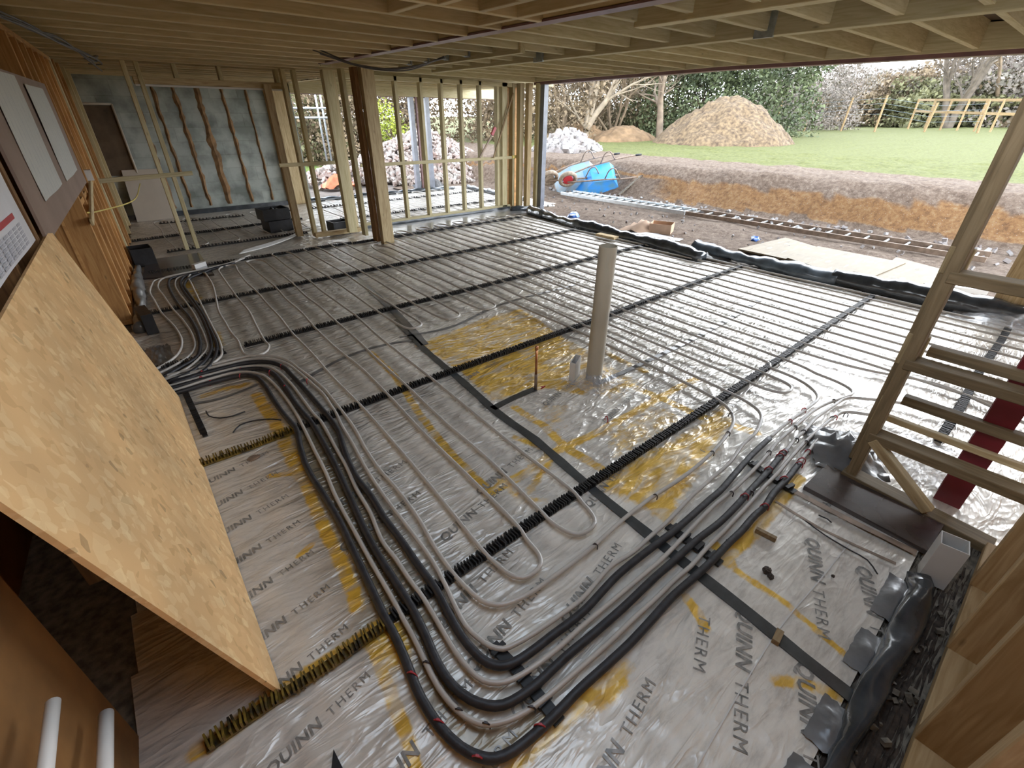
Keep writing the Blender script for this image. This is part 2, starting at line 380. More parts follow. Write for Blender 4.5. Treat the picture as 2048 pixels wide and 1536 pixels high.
stroke([(395,1500),(470,1450),(560,1385),(650,1325),(775,1240)], .030)
stroke([(735,1265),(760,1330),(790,1410),(815,1480),(835,1560)], .024); stroke([(775,1262),(800,1310)], .05)
stroke([(415,928),(500,893),(590,862)], .018)
stroke([(1600,955),(1555,1010),(1500,1075),(1452,1112)], .030); stroke([(1440,1118),(1500,1160),(1570,1205),(1650,1275),(1715,1330)], .014)
poly([(1105,1425),(1180,1365),(1250,1318),(1268,1330),(1235,1400),(1165,1440),(1120,1470),(1050,1530),(1020,1560),(980,1560),(1040,1495)], .03)
stroke([(1372,1195),(1395,1225),(1410,1255)], .022); stroke([(1550,1362),(1600,1365),(1680,1392)], .020)
stroke([(1430,1090),(1460,1125)], .03); stroke([(1700,900),(1712,925)], .03)
stroke([(375,565),(395,600)], .05); stroke([(428,665),(436,690)], .05, .9)
poly([(1170,700),(1235,735),(1300,765),(1240,795),(1195,800),(1160,765)], .10, .55)
poly([(1060,800),(1160,800),(1120,890),(1080,850)], .08, .40); poly([(1200,860),(1300,805),(1420,840),(1380,850),(1290,900),(1215,935)], .10, .50)
stroke([(1000,960),(1040,1000),(1090,1000)], .03, .5)
# brown unpainted boards under the pipe bundles and by the yellow band
plainm = np.zeros_like(GX)
def flat(px, w):
    global plainm
    q = [P(*p) for p in px]
    for a, b in zip(q[:-1], q[1:]):
        plainm = np.maximum(plainm, np.clip(1.3-seg_d(a.x, a.y, b.x, b.y)/w, 0, 1))
flat([(625,880),(690,1010),(760,1150),(810,1250)], .16); flat([(850,1330),(930,1460),(1010,1500),(1060,1440)], .05)
idx = np.arange(nx*ny).reshape(ny, nx)
cx = (GX[:-1,:-1]+GX[1:,1:])/2; cy = (GY[:-1,:-1]+GY[1:,1:])/2
keep = (cx > wx(cy)-.02) & ((cy > 7.3) | (cx < 5.92)) & ((cx > 2.46) | (cy > -.125)) & (cy > -.85)
a = idx[:-1,:-1][keep]; b_ = idx[:-1,1:][keep]; c_ = idx[1:,1:][keep]; d_ = idx[1:,:-1][keep]
Fq = np.stack([a,b_,c_,d_],1)
used = np.unique(Fq); remap = -np.ones(nx*ny, int); remap[used] = np.arange(len(used))
FV = np.stack([GX.ravel(), GY.ravel(), GZ.ravel()],1)[used]
floor = mesh('floor', FV, remap[Fq].tolist(), M['floor'], smooth=True, origin=(0,0,0)); tag(floor, kind='structure')
calm = np.clip((GX-.95)/.3, 0, 1)*np.clip((.62-GY-.12*(GX-1))/.15, 0, 1)*np.clip((2.6-GX)/.3, 0, 1)
calm = np.maximum(calm, np.clip((1.1-GY)/.25, 0, 1)*.8); calm = np.maximum(calm, np.clip((.30-GX)/.2, 0, 1)*np.clip((3-GY)/.4, 0, 1)*.7)
for nm, arr in (('spray', spray), ('plain', plainm), ('calm', calm)):
    at = floor.data.attributes.new(nm, 'FLOAT', 'POINT'); at.data.foreach_set('value', arr.ravel()[used].astype(np.float32))
# black tape over the board joints, printed words
def strip(name, px, w, mat, z=.004, parent=floor, world=None):
    pts = world if world else [P(*p) for p in px]
    pts = spline([Vector((p.x, p.y, z)) for p in pts], .1); V = []; Fc = []
    for i, p in enumerate(pts):
        t = (pts[min(i+1,len(pts)-1)]-pts[max(i-1,0)]).normalized(); s = Vector((-t.y, t.x, 0))
        ww = w*(.9+.2*random.random())/2; V += [p+s*ww, p-s*ww]
        if i: Fc.append((2*i-2, 2*i-1, 2*i+1, 2*i))
    n = len(V); V += [v-Vector((0,0,.002)) for v in V]; Fc2 = [tuple(n+k for k in reversed(f)) for f in Fc]
    return mesh(name, V, Fc+Fc2, mat, parent)
strip('seam_tape', [(790,640),(850,700),(930,768),(1000,830),(1070,880),(1180,975),(1335,1100),(1500,1230),(1600,1312),(1705,1395)], .055, M['tape'])
strip('seam_tape', [(985,818),(1030,795),(1070,778)], .05, M['tape'])
strip('seam_tape', [(600,765),(690,715),(770,690),(830,680)], .03, M['greyfilm'])
strip('seam_tape', [(800,675),(900,655),(1000,610),(1150,570)], .03, M['greyfilm'])
strip('seam_tape', [(385,808),(440,798),(515,770)], .022, M['greyfilm'])
strip('seam_tape', [(700,545),(790,625),(850,690)], .07, M['greyfilm'])
strip('seam_tape', [(1190,770),(1300,720),(1420,660),(1520,600)], .04, M['greyfilm'])
def font_mesh(txt, size, bold, gap=1.0):
    cu = bpy.data.curves.new('t', 'FONT'); cu.body = txt; cu.size = size; cu.space_character = gap; cu.offset = size*.026 if bold else 0.0
    cu.resolution_u = 2
    if bold: cu.shear = .18
    o = bpy.data.objects.new('t', cu); COL.objects.link(o); bpy.context.view_layer.update()
    dg = bpy.context.evaluated_depsgraph_get(); me = bpy.data.meshes.new_from_object(o.evaluated_get(dg))
    V = np.array([v.co[:] for v in me.vertices]); Fc = [tuple(p.vertices) for p in me.polygons]
    bpy.data.objects.remove(o); bpy.data.meshes.remove(me); return V, Fc
QV = font_mesh('QUINN', .075, True, 1.05); TV = font_mesh('THERM', .062, False, 1.25)
INK = MB()
def word(which, x, y, ang, s=1.0):
    V, Fc = which; c, sn = math.cos(ang), math.sin(ang)
    W2 = np.stack([x+s*(V[:,0]*c-V[:,1]*sn), y+s*(V[:,0]*sn+V[:,1]*c), np.full(len(V), .0022)], 1)
    INK.add(W2, Fc)
A12 = math.radians(12); ALEFT = math.radians(-155)
def phrase(x, y, ang, s=1.0):
    word(QV, x, y, ang, s); ww = QV[0][:,0].max()*s+.035*s; word(TV, x+ww*math.cos(ang), y+ww*math.sin(ang), ang, s)
for i in range(8): phrase(-.165+.012*i, .84+.205*i-(.0), A12, .66)
for (x, y) in ((-.02,.70),(.0,.50)): phrase(x+.0, y-.12, A12, .85)
for (x, y) in ((.42,.895),(.43,.70),(.46,.50),(.66,1.22),(.30,1.45),(.36,1.70),(.44,.20),(.80,.62),(.95,1.35)): phrase(x, y, A12, .85)
for (u, v) in ((1476,1212),(1592,1318),(1612,1072),(1712,1128)): phrase(P(u,v).x, P(u,v).y, ALEFT, .95)
word(TV, P(1398,1228).x, P(1398,1228).y, ALEFT, .95); word(TV, P(1640,975).x, P(1640,975).y, ALEFT, .8)
for (x, y) in ((1.75,1.72),(1.9,1.35),(1.5,2.3),(1.3,.95)): phrase(x, y, A12, .75)
ink = INK.build('printed_lettering', M['ink'], floor)
# shallow creases of the board joints near the camera
strip('board_joint', [(1390,1540),(1470,1400),(1560,1255),(1640,1160),(1700,1085)], .004, M['white'], z=.0035)
strip('board_joint', [(1400,850-400+450),(1410,905)], .004, M['greyfilm'], z=.0035)

# slab below the film
mb = MB().box((2.65, 5.2, -.10), (6.9, 11.6, .16)); slab = mb.build('floor_slab', M['concrete'], floor)

# ------------------------------------------------------------------ clip rails
def rail(x0, x1, y, mat, label, dy=0.0, wave=.006, step=.03):
    m = MB(); n = int(abs(x1-x0)/.25)+1; pts = []
    L = math.hypot(x1-x0, dy); ang = math.atan2(dy, x1-x0)
    pf = lambda t: Vector((x0+(x1-x0)*t, y+dy*t+wave*math.sin(t*9+x0), .008))
    for i in range(n): m.bar(pf(i/n), pf((i+1)/n)+Vector((.002*math.cos(ang), .002*math.sin(ang), 0)), .036, .010)
    k = int(L/step)
    for i in range(k):
        t = (i+.5)/k; p = pf(t)
        for s in (-1, 1):
            q = p+Vector((s*.006*math.cos(ang), s*.006*math.sin(ang), .014+.003*random.random()))
            m.box(q, (.006, .040+.012*random.random(), .024), ang+random.uniform(-.15,.15))
    o = m.build('pipe_clip_rail', mat); return tag(o, label, 'clip rail', None)
rail(2.55, 5.75, 6.52, M['rail'], 'black toothed clip rail nearest the back stud wall, crossing behind the big post')
rail(.15, 2.55, 6.62, M['rail'], 'black toothed clip rail in front of the dark brown board, left of the big post', -.06)
rail(-.05, 5.78, 5.16, M['rail'], 'black toothed clip rail, second one out from the back stud wall')
rail(.50, 5.80, 3.865, M['rail'], 'black toothed clip rail that ends at the two small pipe bends by the left bundle', -.03)
rail(-.12, .36, 3.84, M['rail'], 'short black clip rail lying under the left pipe bends beside the leaning board')
rail(.44, 5.80, 2.465, M['rail'], 'black toothed clip rail passing just behind the cream waste pipe', -.03)
rail(-.05, .44, 2.46, M['railpaint'], 'paint-stained clip rail end beside the far part of the leaning strand board')
rail(.29, 5.80, 1.045, M['rail'], 'black toothed clip rail passing in front of the cream waste pipe')
rail(-.28, .29, 1.035, M['railpaint'], 'clip rail end sprayed yellow at the tip of the leaning strand board')
rail(3.22, 5.72, .015, M['rail'], 'black clip rail seen through the timber frame on the right')
sr = MB(); sr.bar((.016,3.33,.008),(.023,2.73,.008),.026,.006)
for i in range(20): sr.box((.018+.003*i/20, 3.31-.029*i, .02), (.034, .004, .022), random.uniform(-.2,.2))
tag(sr.build('pipe_clip_rail', M['rail']), 'short loose clip rail lying along the leaning board in the yellow-edged bay', 'clip rail')
rail(.15, 2.6, 8.62, M['rail'], 'clip rail across the far left room behind the thin stud frame', .16)
rail(.62, 1.9, 9.86, M['rail'], 'clip rail at the foot of the far grey wall', -.10, step=.05)
rail(.45, 2.3, 7.62, M['rail'], 'clip rail just behind the dark brown board', .02, step=.04)
rail(3.1, 7.1, 8.35, M['rail'], 'clip rail in the bright far room behind the stud wall', -.05, step=.05)
rail(3.1, 7.1, 9.75, M['rail'], 'clip rail deepest in the bright far room', -.05, step=.06)
def crossrail(pts, label):
    m = MB(); q = [P(*p, .01) for p in pts]
    for a2, b2 in zip(q[:-1], q[1:]):
        m.bar(a2, b2, .040, .010); L = (b2-a2).length; d = (b2-a2).normalized(); ang = math.atan2(d.y, d.x)
        for i in range(int(L/.06)):
            p = a2+d*(.06*i+.03)
            m.box(p+Vector((0,0,.012)), (.018, .056, .018), ang)
    return tag(m.build('manifold_clip_rail', M['rail']), label, 'clip rail')
crossrail([(985,1290),(1035,1340),(1075,1390),(1120,1445)], 'black clip rail crossing the pipe bundle near the bottom centre')
crossrail([(1335,1052),(1385,1088),(1442,1128)], 'black clip rail crossing the pipe bundle at the dark seam tape')
crossrail([(1500,925),(1545,955),(1590,985)], 'short black clip rail under the sleeved pipes near the right frame')

# ------------------------------------------------------------------ heating pipes
ZP = .030
def pipe_obj(name, pts, r, mat, parent=None, step=.03, n=8):
    s = spline([Vector((p[0], p[1], ZP if len(p) < 3 else p[2])) for p in pts], step)
    V, Fc = tube_vf(s, r, n); return mesh(name, V, Fc, mat, parent, True)
px = lambda l: [P(u, v, ZP)[:] for u, v in l]
Bp = {}
Bp[1] = [(300,800),(355.5,785),(416,767),(480.5,751.6),(509.8,753.5),(529.3,771),(543,792.6),(562.5,821.9),(582,845.3),(591.8,857),(602,900),(609.8,925),(623.4,952.7),(648.8,991.8),(678,1040.6),(709.4,1107),(748.4,1189),(771,1237),(789,1270),(813,1325),(830.7,1371),(845,1401),(880,1454),(920.6,1494),(961,1514),(991,1517),(1026,1502),(1071,1466.6),(1114,1426),(1157,1381),(1212,1331),(1260,1286),(1300,1243),(1343,1195),(1382,1160),(1421,1124.6),(1458.6,1085),(1482,1063),(1509,1031.6),(1529,1014),(1548,984.8),(1568,965),(1585.5,943.8),(1599,926)]
B1w = [(1599,926),(1607,914.5),(1616.8,902.7),(1630.5,885),(1642,873.4),(1655,860)]
Bp[2] = [(300,792),(353.5,779),(406,762),(465,746),(494,743.7),(523.4,749.6),(547,767),(572,796.5),(593.8,829.7),(607,855),(629,900),(650.8,943),(672,993.8),(705.5,1056),(729,1099),(748.4,1134),(786.7,1200),(804,1233),(827.6,1275.6),(852.8,1328),(878,1376),(915.6,1421),(945.7,1441.5),(976,1449),(1013.6,1441.5),(1051,1424),(1096.5,1391),(1151.8,1343.5),(1212,1290.7),(1272,1233),(1313.7,1195),(1351,1158),(1382,1132),(1411.7,1098),(1446.9,1063),(1476,1031.6),(1501.6,1004),(1525,977),(1552,949.6),(1575.8,922),(1609,885),(1630.5,865.6),(1648,850),(1665,836.7),(1690,824),(1729,828),(1775,837),(1812,850),(1862,865),(1920,885)]
Bp[3] = [(300,788),(347.7,775),(416,756.4),(484.4,739.8),(523.4,737.9),(546.9,747.7),(566.4,769),(586,800),(609.4,829.7),(623,845.3),(654.7,900),(670,929),(701.6,997.7),(732.8,1066),(758.6,1113),(793.8,1167.6),(825,1218),(850,1268),(875,1326),(905.5,1371),(940.7,1398.7),(975.9,1411),(1006,1410),(1038.7,1393.7),(1076,1366),(1126.6,1318),(1189,1265.6),(1252,1210),(1304,1159.8),(1350.8,1118.8),(1391.8,1081.6),(1439,1045),(1476,1008),(1491.8,990.6),(1517,963),(1536.7,941.8),(1558,916),(1572,900.8)]
B3w = [(1572,900.8),(1589.5,879),(1606.6,864),(1630,838),(1665,813),(1697,796),(1744,799),(1801,806),(1851,821),(1937,845),(2000,870)]
Bp[4] = [(300,782),(350,769),(416,750),(484,734),(533,733),(558,745),(584,770),(611,806),(629,829.7),(640.6,841),(674,900),(693.8,935),(713,978),(740.6,1025),(764.5,1081.6),(793.8,1120.7),(817,1155.9),(847.7,1197.7),(875,1243),(910.6,1303),(940.7,1341),(965.8,1361),(996,1366),(1026,1358.5),(1064,1336),(1114,1298),(1164,1253),(1227,1200),(1284,1152),(1323,1118.8),(1370,1070),(1401.6,1036.7),(1429,1010),(1460.5,984.8),(1484,963),(1509,938),(1536.7,906.6),(1556,883),(1589,854.3),(1622,825),(1649.6,809),(1670,801),(1694,793),(1706,786),(1699,777),(1675,764),(1632.8,747),(1600,731)]
Bp[5] = [(300,775),(343.8,764),(425.8,742),(494,726),(533,724),(562.5,732),(589.8,757),(617,786.7),(648,823),(660.5,837.5),(678,864.8),(686,892),(698,925),(715.6,958.6),(739,987.9),(768,1034.8),(801.6,1079.7),(836.7,1130.5),(871.9,1179),(900.5,1233),(925.6,1275.6),(950.8,1305.8),(975.9,1325.9),(1001,1332),(1026,1325.9),(1058.8,1305.8),(1101.5,1273),(1164,1225),(1235.5,1150),(1304,1095),(1343,1066),(1382,1032.8),(1421,997.7),(1439,982.8),(1468,949.6),(1497.7,916),(1521,893),(1538.7,877)]
B5w = [(1538.7,877),(1561.7,856),(1579,842.6),(1608.6,821),(1624,809),(1636,797),(1632,786),(1616,771),(1590,756),(1561.7,744),(1540,735)]
Bp[6] = [(300,768),(338,757),(420,736),(504,718),(543,719),(574,728),(601.6,748),(625,768),(648,790),(660,808),(674,829.7),(682,848),(704,885),(735,942),(778,1005.5),(817,1056),(864,1120.7),(889.5,1167.6),(908,1207.8),(930.7,1250.5),(955.8,1275.6),(981,1293),(1006,1298),(1031,1288),(1066,1268),(1114,1235),(1164,1197.7),(1220,1134),(1264.8,1105),(1304,1070),(1333,1044.5),(1382,993.8),(1421,958.6),(1458.6,926),(1486,889),(1509.4,867.6),(1519,850),(1522.7,832.8),(1516.8,821),(1499,807),(1460,786)]
Bp[7] = [(300,760),(345,748),(420,730),(500,712),(548,713),(575,721),(601,740),(625,757.4),(650,780),(668,802),(686,824.8),(709,857),(729,894),(760,940),(793.8,978),(836.7,1036.7),(870,1095),(909,1150),(940.7,1182.7),(965.8,1202.8),(996,1210),(1026,1202.8),(1066,1182.7),(1108.6,1152),(1151.6,1120.7),(1190.6,1089),(1235.5,1048),(1284,1009),(1313.7,987.9),(1362.5,956.6),(1421,907.8),(1456,866),(1467,840.6),(1460,821),(1440.6,803.5)]
YB, YC, YD, YE = 5.16, 3.85, 2.45, 1.045
def wob(a): return a+random.uniform(-.012,.012)
def run(b, c, d=None, e=None, n=6.72, s=None, up=True):
    """points of one straight run from north to south through the rails"""
    q = [(b+.01, n)] + [(wob(b), (n+YB)/2)] + [(b, YB)]
    if c is not None:
        q += [(wob(b*.6+c*.4), 4.7), (wob(b*.3+c*.7), 4.25), (c, YC)]
        if d is not None:
            q += [(wob(c*.6+d*.4), 3.35), (wob(c*.35+d*.65), 2.9), (d, YD)]
            if e is not None: q += [(wob(d*.6+e*.4), 1.95), (wob(d*.35+e*.65), 1.5), (e, YE)]
    if s is not None: q += [(q[-1][0], s)]
    return q if not up else q[::-1]
def ubend(xa, xb, y, sgn):
    r = abs(xb-xa)/2; m = (xa+xb)/2
    return [(xa+(xb-xa)*.06, y+sgn*r*.45), (m-(xb-xa)*.28, y+sgn*r*.88), (m, y+sgn*r), (m+(xb-xa)*.28, y+sgn*r*.88), (xb-(xb-xa)*.06, y+sgn*r*.45)]
def join(segs):
    out = []
    for s in segs: out += s
    return out
south = lambda a, b, y: ubend(a, b, y, -1); north = lambda a, b, y: ubend(a, b, y, 1)
p7 = px(Bp[7]); p6 = px(Bp[6])
# circuit A: from the outermost of the bundle back and forth to the left edge
cA = p7 + join([
    run(2.80, 2.765, 2.737, None, n=5.95), [(2.755,6.08),(2.73,6.16),(2.68,6.17),(2.64,6.05)], run(2.61, 2.596, None, None, n=5.85, up=False),
    [(2.59,3.42)], south(2.59, 2.395, 3.34), [(2.39,3.42)],
    run(2.418, 2.387, n=6.55), north(2.418, 2.243, 6.6), run(2.243, 2.195, n=6.55, up=False),
    [(2.19,3.45)], south(2.19, 1.995, 3.36), run(2.048, 1.989, n=6.5), north(2.048, 1.869, 6.52), run(1.869, 1.808, n=6.5, up=False),
    [(1.80,3.45)], south(1.80, 1.635, 3.37), run(1.674, 1.629, n=6.45), north(1.674, 1.46, 6.5), run(1.46, 1.428, 1.352, 1.294, n=6.4, up=False),
    [(1.275,.98)], south(1.265, 1.085, .94), [(1.08,.99)],
    run(1.29, 1.24, 1.169, 1.085, n=6.3), north(1.29, 1.11, 6.33), run(1.11, 1.048, 1.021, .945, n=6.3, up=False),
    [(.93,.99)], south(.925, .755, .93), [(.75,.99)],
    run(.921, .862, .83, .749, n=5.75)])
cA += px([(474.6,540.6),(466.8,530),(447,532.8),(437.5,538.7),(441.4,548),(455,568),(474.6,595),(498,622.7),(511.7,650),(529,681),(538,693),(529,705.7),(505.9,712.5),(490,708.6),(482,697),(476.6,683),(461,663.7),(451,646),(437.5,622.7),(431.6,595),(425.8,571.9),(416,554.3),(406,545.5),(386.7,546.5),(377,554),(382.8,568),(394.5,593),(404.3,612.9),(421.9,648),(437.5,679),(443,697),(442,712),(425,727),(400,742),(350,758),(310,770)])
tag(pipe_obj('heating_pipe', cA, .0098, M['pipe']), 'long white heating pipe, innermost of the bottom bundle, snaking across the middle floor', 'pipe')
# circuit B
cB = p6 + join([run(2.937, 2.957, 2.873, None, n=6.62), north(2.937, 3.121, 6.66), run(3.121, 3.10, 3.06, 3.01, n=6.62, up=False),
    [(3.0,.93)], south(3.01, 3.20, .88), run(3.319, 3.308, 3.26, 3.22, n=6.68), north(3.319, 3.476, 6.72), run(3.476, 3.505, 3.432, 3.394, n=6.68, up=False)])
w5 = px(B5w); cB += w5[::-1]
tag(pipe_obj('heating_pipe', cB, .0098, M['pipe']), 'white heating pipe second innermost in the bottom bundle, looping right of the waste pipe', 'pipe')
def sleeved(sl, wh, lab, cat='pipe', sleeve_len=None):
    q = px(sl); o = pipe_obj('heating_pipe', q[-3:]+px(wh)[1:] if wh else q, .0098, M['pipe'])
    tag(o, lab, cat)
    s = pipe_obj('insulation_sleeve', q, .0155, M['sleeve'], o, n=10); return o
SL = []
o5 = pipe_obj('heating_pipe', px(Bp[5]), .0098, M['pipe']); tag(o5, 'innermost black insulated pipe of the bottom bundle, its sleeve ending first without red clips', 'pipe'); pipe_obj('insulation_sleeve', px(Bp[5]), .0155, M['sleeve'], o5, n=10)
sleeved(Bp[3], B3w, 'middle black insulated pipe of the bottom bundle with red clips near its right end')
sleeved(Bp[1], B1w, 'outermost black insulated pipe of the bottom bundle, lowest curve in the photo')
cC = px(Bp[4]) + join([run(3.70, 3.694, 3.617, None, n=6.68), north(3.70, 3.88, 6.72), run(3.88, 3.862, 3.812, 3.785, n=6.68, up=False), [(3.80,.75),(3.86,.5),(3.95,.3),(3.98,.15),(3.9,-.1),(3.8,-.3),(3.75,-.6)]])
tag(pipe_obj('heating_pipe', cC, .0098, M['pipe']), 'white heating pipe between the two innermost black insulated pipes of the bottom bundle', 'pipe')
tag(pipe_obj('heating_pipe', px(Bp[2]), .0098, M['pipe']), 'white heating pipe between the two outermost black insulated pipes of the bottom bundle', 'pipe')
# parallel runs to the east
XE = [(4.06,4.06,4.044,3.969),(4.247,4.235,4.267,4.178),(4.43,4.41,4.466,4.383),(4.61,4.60,4.66,4.568),(4.815,4.78,4.84,4.768),(4.985,4.97,5.04,4.983),(5.15,5.176,5.245,5.206),(5.335,5.38,5.44,5.43),(5.50,5.56,5.60,5.60),(5.66,5.72,5.74,5.76)]
names = ['white heating pipe loop just right of the cream waste pipe, running to the right-hand frame','white heating pipe loop second to the right of the cream waste pipe','white heating pipe loop in the brightest part of the floor, centre of the outer runs','white heating pipe loop second closest to the doorway edge','white heating pipe loop closest to the black membrane roll']
for k in range(5):
    a4, b4 = XE[2*k], XE[2*k+1]; nn = 6.72 if k < 4 else 6.60
    sy = -.55-.02*k
    q = [(a4[3]-.05, -.8)] + [(a4[3]-.03, -.3), (a4[3]-.01, .35)] + run(*a4, n=nn) + north(a4[0], b4[0], nn+.04) + run(*b4, n=nn, up=False) + [(b4[3]-.01, .35), (b4[3]-.03, -.3), (b4[3]-.05, -.8)]
    tag(pipe_obj('heating_pipe', q, .0098, M['pipe']), names[k], 'pipe')
# left bundle turning north beside the leaning board
Q = {1:[(290,748),(318,735),(347.7,716),(361,698.8),(363,679),(353.5,659.8),(347.7,652),(322,624.6),(308.6,601),(299.8,585.5),(302.7,572),(312.5,560),(345,553),(400,543),(450,531),(480,520)],
 2:[(300,754),(328,741.8),(375,714.5),(388.7,696.9),(386.7,675),(367,642),(347.7,620.7),(328,593),(315.4,571.9),(328,556),(360,548),(410,538),(455,527),(490,516)],
 4:[(330,757),(372,738),(400,715),(414,697),(409,672),(398,648),(388,628),(372,605),(357,585),(350,568),(358,555),(390,546),(430,536),(470,522),(500,510)]}
L4 = {1:'outermost white pipe of the bundle curving round beside the leaning board toward the far room',2:'second white pipe of the bundle curving beside the leaning board toward the far room',4:'third white pipe of the left bundle, squeezed between black sleeved pipes'}
for k, q in Q.items(): tag(pipe_obj('heating_pipe', px(q), .0098, M['pipe']), L4[k], 'pipe')
QB = [[(325,755),(360,735),(392,716),(400,697),(396,668),(378,634),(360,613),(342,585),(337,566),(345,556),(380,548),(430,537),(465,528)],
      [(335,764),(380,745),(408,724),(422,702),(421,680),(410,648),(398,625),(382,602),(366,580),(361,564),(372,552),(405,543),(450,531),(470,526)],
      [(340,768),(390,752),(418,733),(432,708),(434,690),(422,662),(408,632),(392,608),(376,585),(368,570),(380,556),(420,540)]]
for k, q in enumerate(QB):
    o = pipe_obj('heating_pipe', px(q), .009, M['pipe']); tag(o, ['black sleeved pipe on the outer side of the left bundle beside the leaning board','black sleeved pipe in the middle of the left bundle beside the leaning board','black sleeved pipe on the inner side of the left bundle next to the yellow patches'][k], 'pipe')
    pipe_obj('insulation_sleeve', px(q), .014, M['sleeve'], o, n=8)
# far room loops
def loopset(x0, x1, ya, yb, lab, dx=.2, r=.008):
    x = x0; q = []; up = True
    while x < x1:
        c = [(x+random.uniform(-.02,.02)+.0, ya), (x+random.uniform(-.03,.03), ya*.66+yb*.34), (x+random.uniform(-.03,.03), ya*.33+yb*.67), (x, yb)]
        if not up: c = c[::-1]
        if q: q += (ubend(q[-1][0], x, yb if up is False else ya, 1 if up is False else -1))
        q += c; x += dx; up = not up
    tag(pipe_obj('heating_pipe', q, r, M['pipe'], n=6, step=.06), lab, 'pipe')
loopset(.55, 1.5, 7.75, 9.85, 'heating pipe loops on the floor in front of the far grey wall, left part')
loopset(1.62, 2.6, 7.75, 9.85, 'heating pipe loops on the floor beside the black crate')
loopset(3.2, 5.1, 7.75, 10.3, 'heating pipe loops in the bright far room behind the left studs')
loopset(5.25, 7.0, 7.75, 10.3, 'heating pipe loops in the bright far room behind the right studs')
for k in range(5):
    dy = .035*k; q = [(1.15+.02*k, 6.85+dy), (1.5, 7.0+dy), (1.85, 7.25+dy*.8), (2.1, 7.5+dy*.6), (2.25, 7.8+dy*.4), (2.6, 7.9+dy*.5)]
    tag(pipe_obj('feeder_pipe', q, .009, M['white']), 'white feeder pipe bunched by the far door gap, '+['nearest','second nearest','middle','second farthest','farthest'][k]+' of five', 'pipe', )['group'] = 'white feeder pipes by the far door gap'

# staples
def staple(u, v, mat, r=.012, s=1.0, ang=None):
    p = P(u, v, ZP); m = MB(); a = random.uniform(0, 6.28) if ang is None else ang
    t = Vector((math.cos(a), math.sin(a), 0)); pts = []
    for k in range(9):
        q = math.pi*k/8; pts.append(p + t*math.cos(q)*r*1.25 + Vector((0,0,math.sin(q)*r*1.4)) )
    pts = [pts[0]-Vector((0,0,.018))]+pts+[pts[-1]-Vector((0,0,.018))]
    m.tube(pts, .0028*s, 5); m.box(p+Vector((0,0,r*1.5)), (.010,.006,.005), a)
    return m.build('pipe_staple', mat)
def staples(lst, mat, r, lab, grp, ang=None):
    ords = ['first','second','third','fourth','fifth','sixth','seventh','eighth','ninth','tenth']; lst = sorted(lst)
    for i, (u, v) in enumerate(lst): tag(staple(u, v, mat, r, ang=ang), lab+', '+ords[i]+' from the left', 'staple', grp)
staples([(824,1351),(877,1446),(955,1518),(1080,1455)], M['redclip'], .014, 'red staple on the outermost black pipe at the bottom curve', 'red staples on the outermost black pipe', -.9)
staples([(1529,1014),(1568,959),(1598,930),(1603,922)], M['redclip'], .015, 'red staple at the right end of the outermost black sleeve', 'red staples at the right end of the outer sleeve', -.9)
staples([(1489,994),(1537,940),(1560,913),(1566,906)], M['redclip'], .015, 'red staple at the right end of the middle black sleeve', 'red staples at the right end of the middle sleeve', -.9)
staples([(1616,903),(1580,843),(1608,820),(1670,835)], M['redclip'], .010, 'red staple on white pipes by the right-hand frame', 'red staples on white pipes near the right frame', -.9)
staples([(404,746),(402,757),(421,765),(482,740),(481,752),(563,733),(540,745),(615,762),(570,775)], M['redclip'], .010, 'small red staple where the bundle leaves the leaning board', 'small red staples where the bundle turns', .8)
staples([(853,1328),(918,1422),(972,1450),(1063,1418)], M['blackclip'], .010, 'dark staple on the white pipe inside the lowest curve', 'dark staples on the outer white pipe', -.9)
staples([(1190,1092),(1310,993),(1424,906),(1456,867),(1462,829)], M['blackclip'], .009, 'dark staple on the innermost white pipe right of centre', 'dark staples on the inner white pipe', -.9)
staples([(1462,987),(1502,986),(1538,905),(1590,855),(1607,863),(1593,880),(1612,885),(1667,802),(1664,836),(1692,830)], M['blackclip'], .009, 'dark staple on white pipes by the right-hand frame', 'dark staples by the right frame', -.9)
tag(staple(1213,838, M['redclip'], .012), 'loose red staple lying on the film in front of the cream waste pipe', 'staple')

# ------------------------------------------------------------------ things standing up through the floor
wp = P(1187, 757)
wpipe = empty('waste_pipe', (wp.x, wp.y, 0), 'tall cream plastic waste pipe standing up in the middle of the floor', 'pipe')
def hollow(name, c, r, z0, z1, th, mat, parent, n=40):
    V = []; Fc = []
    for (rr, z) in ((r, z0), (r, z1), (r-th, z1), (r-th, z0)):
        for k in range(n): q = 2*math.pi*k/n; V.append((c[0]+rr*math.cos(q), c[1]+rr*math.sin(q), z))
    for i in range(3):
        for k in range(n): k2 = (k+1) % n; Fc.append((i*n+k, i*n+k2, (i+1)*n+k2, (i+1)*n+k))
    o = mesh(name, V, Fc, mat, parent, True)
    e = o.modifiers.new('edge', 'EDGE_SPLIT'); e.split_angle = math.radians(50); return o
hollow('barrel', wp, .056, -.02, .925, .004, M['cream'], wpipe)
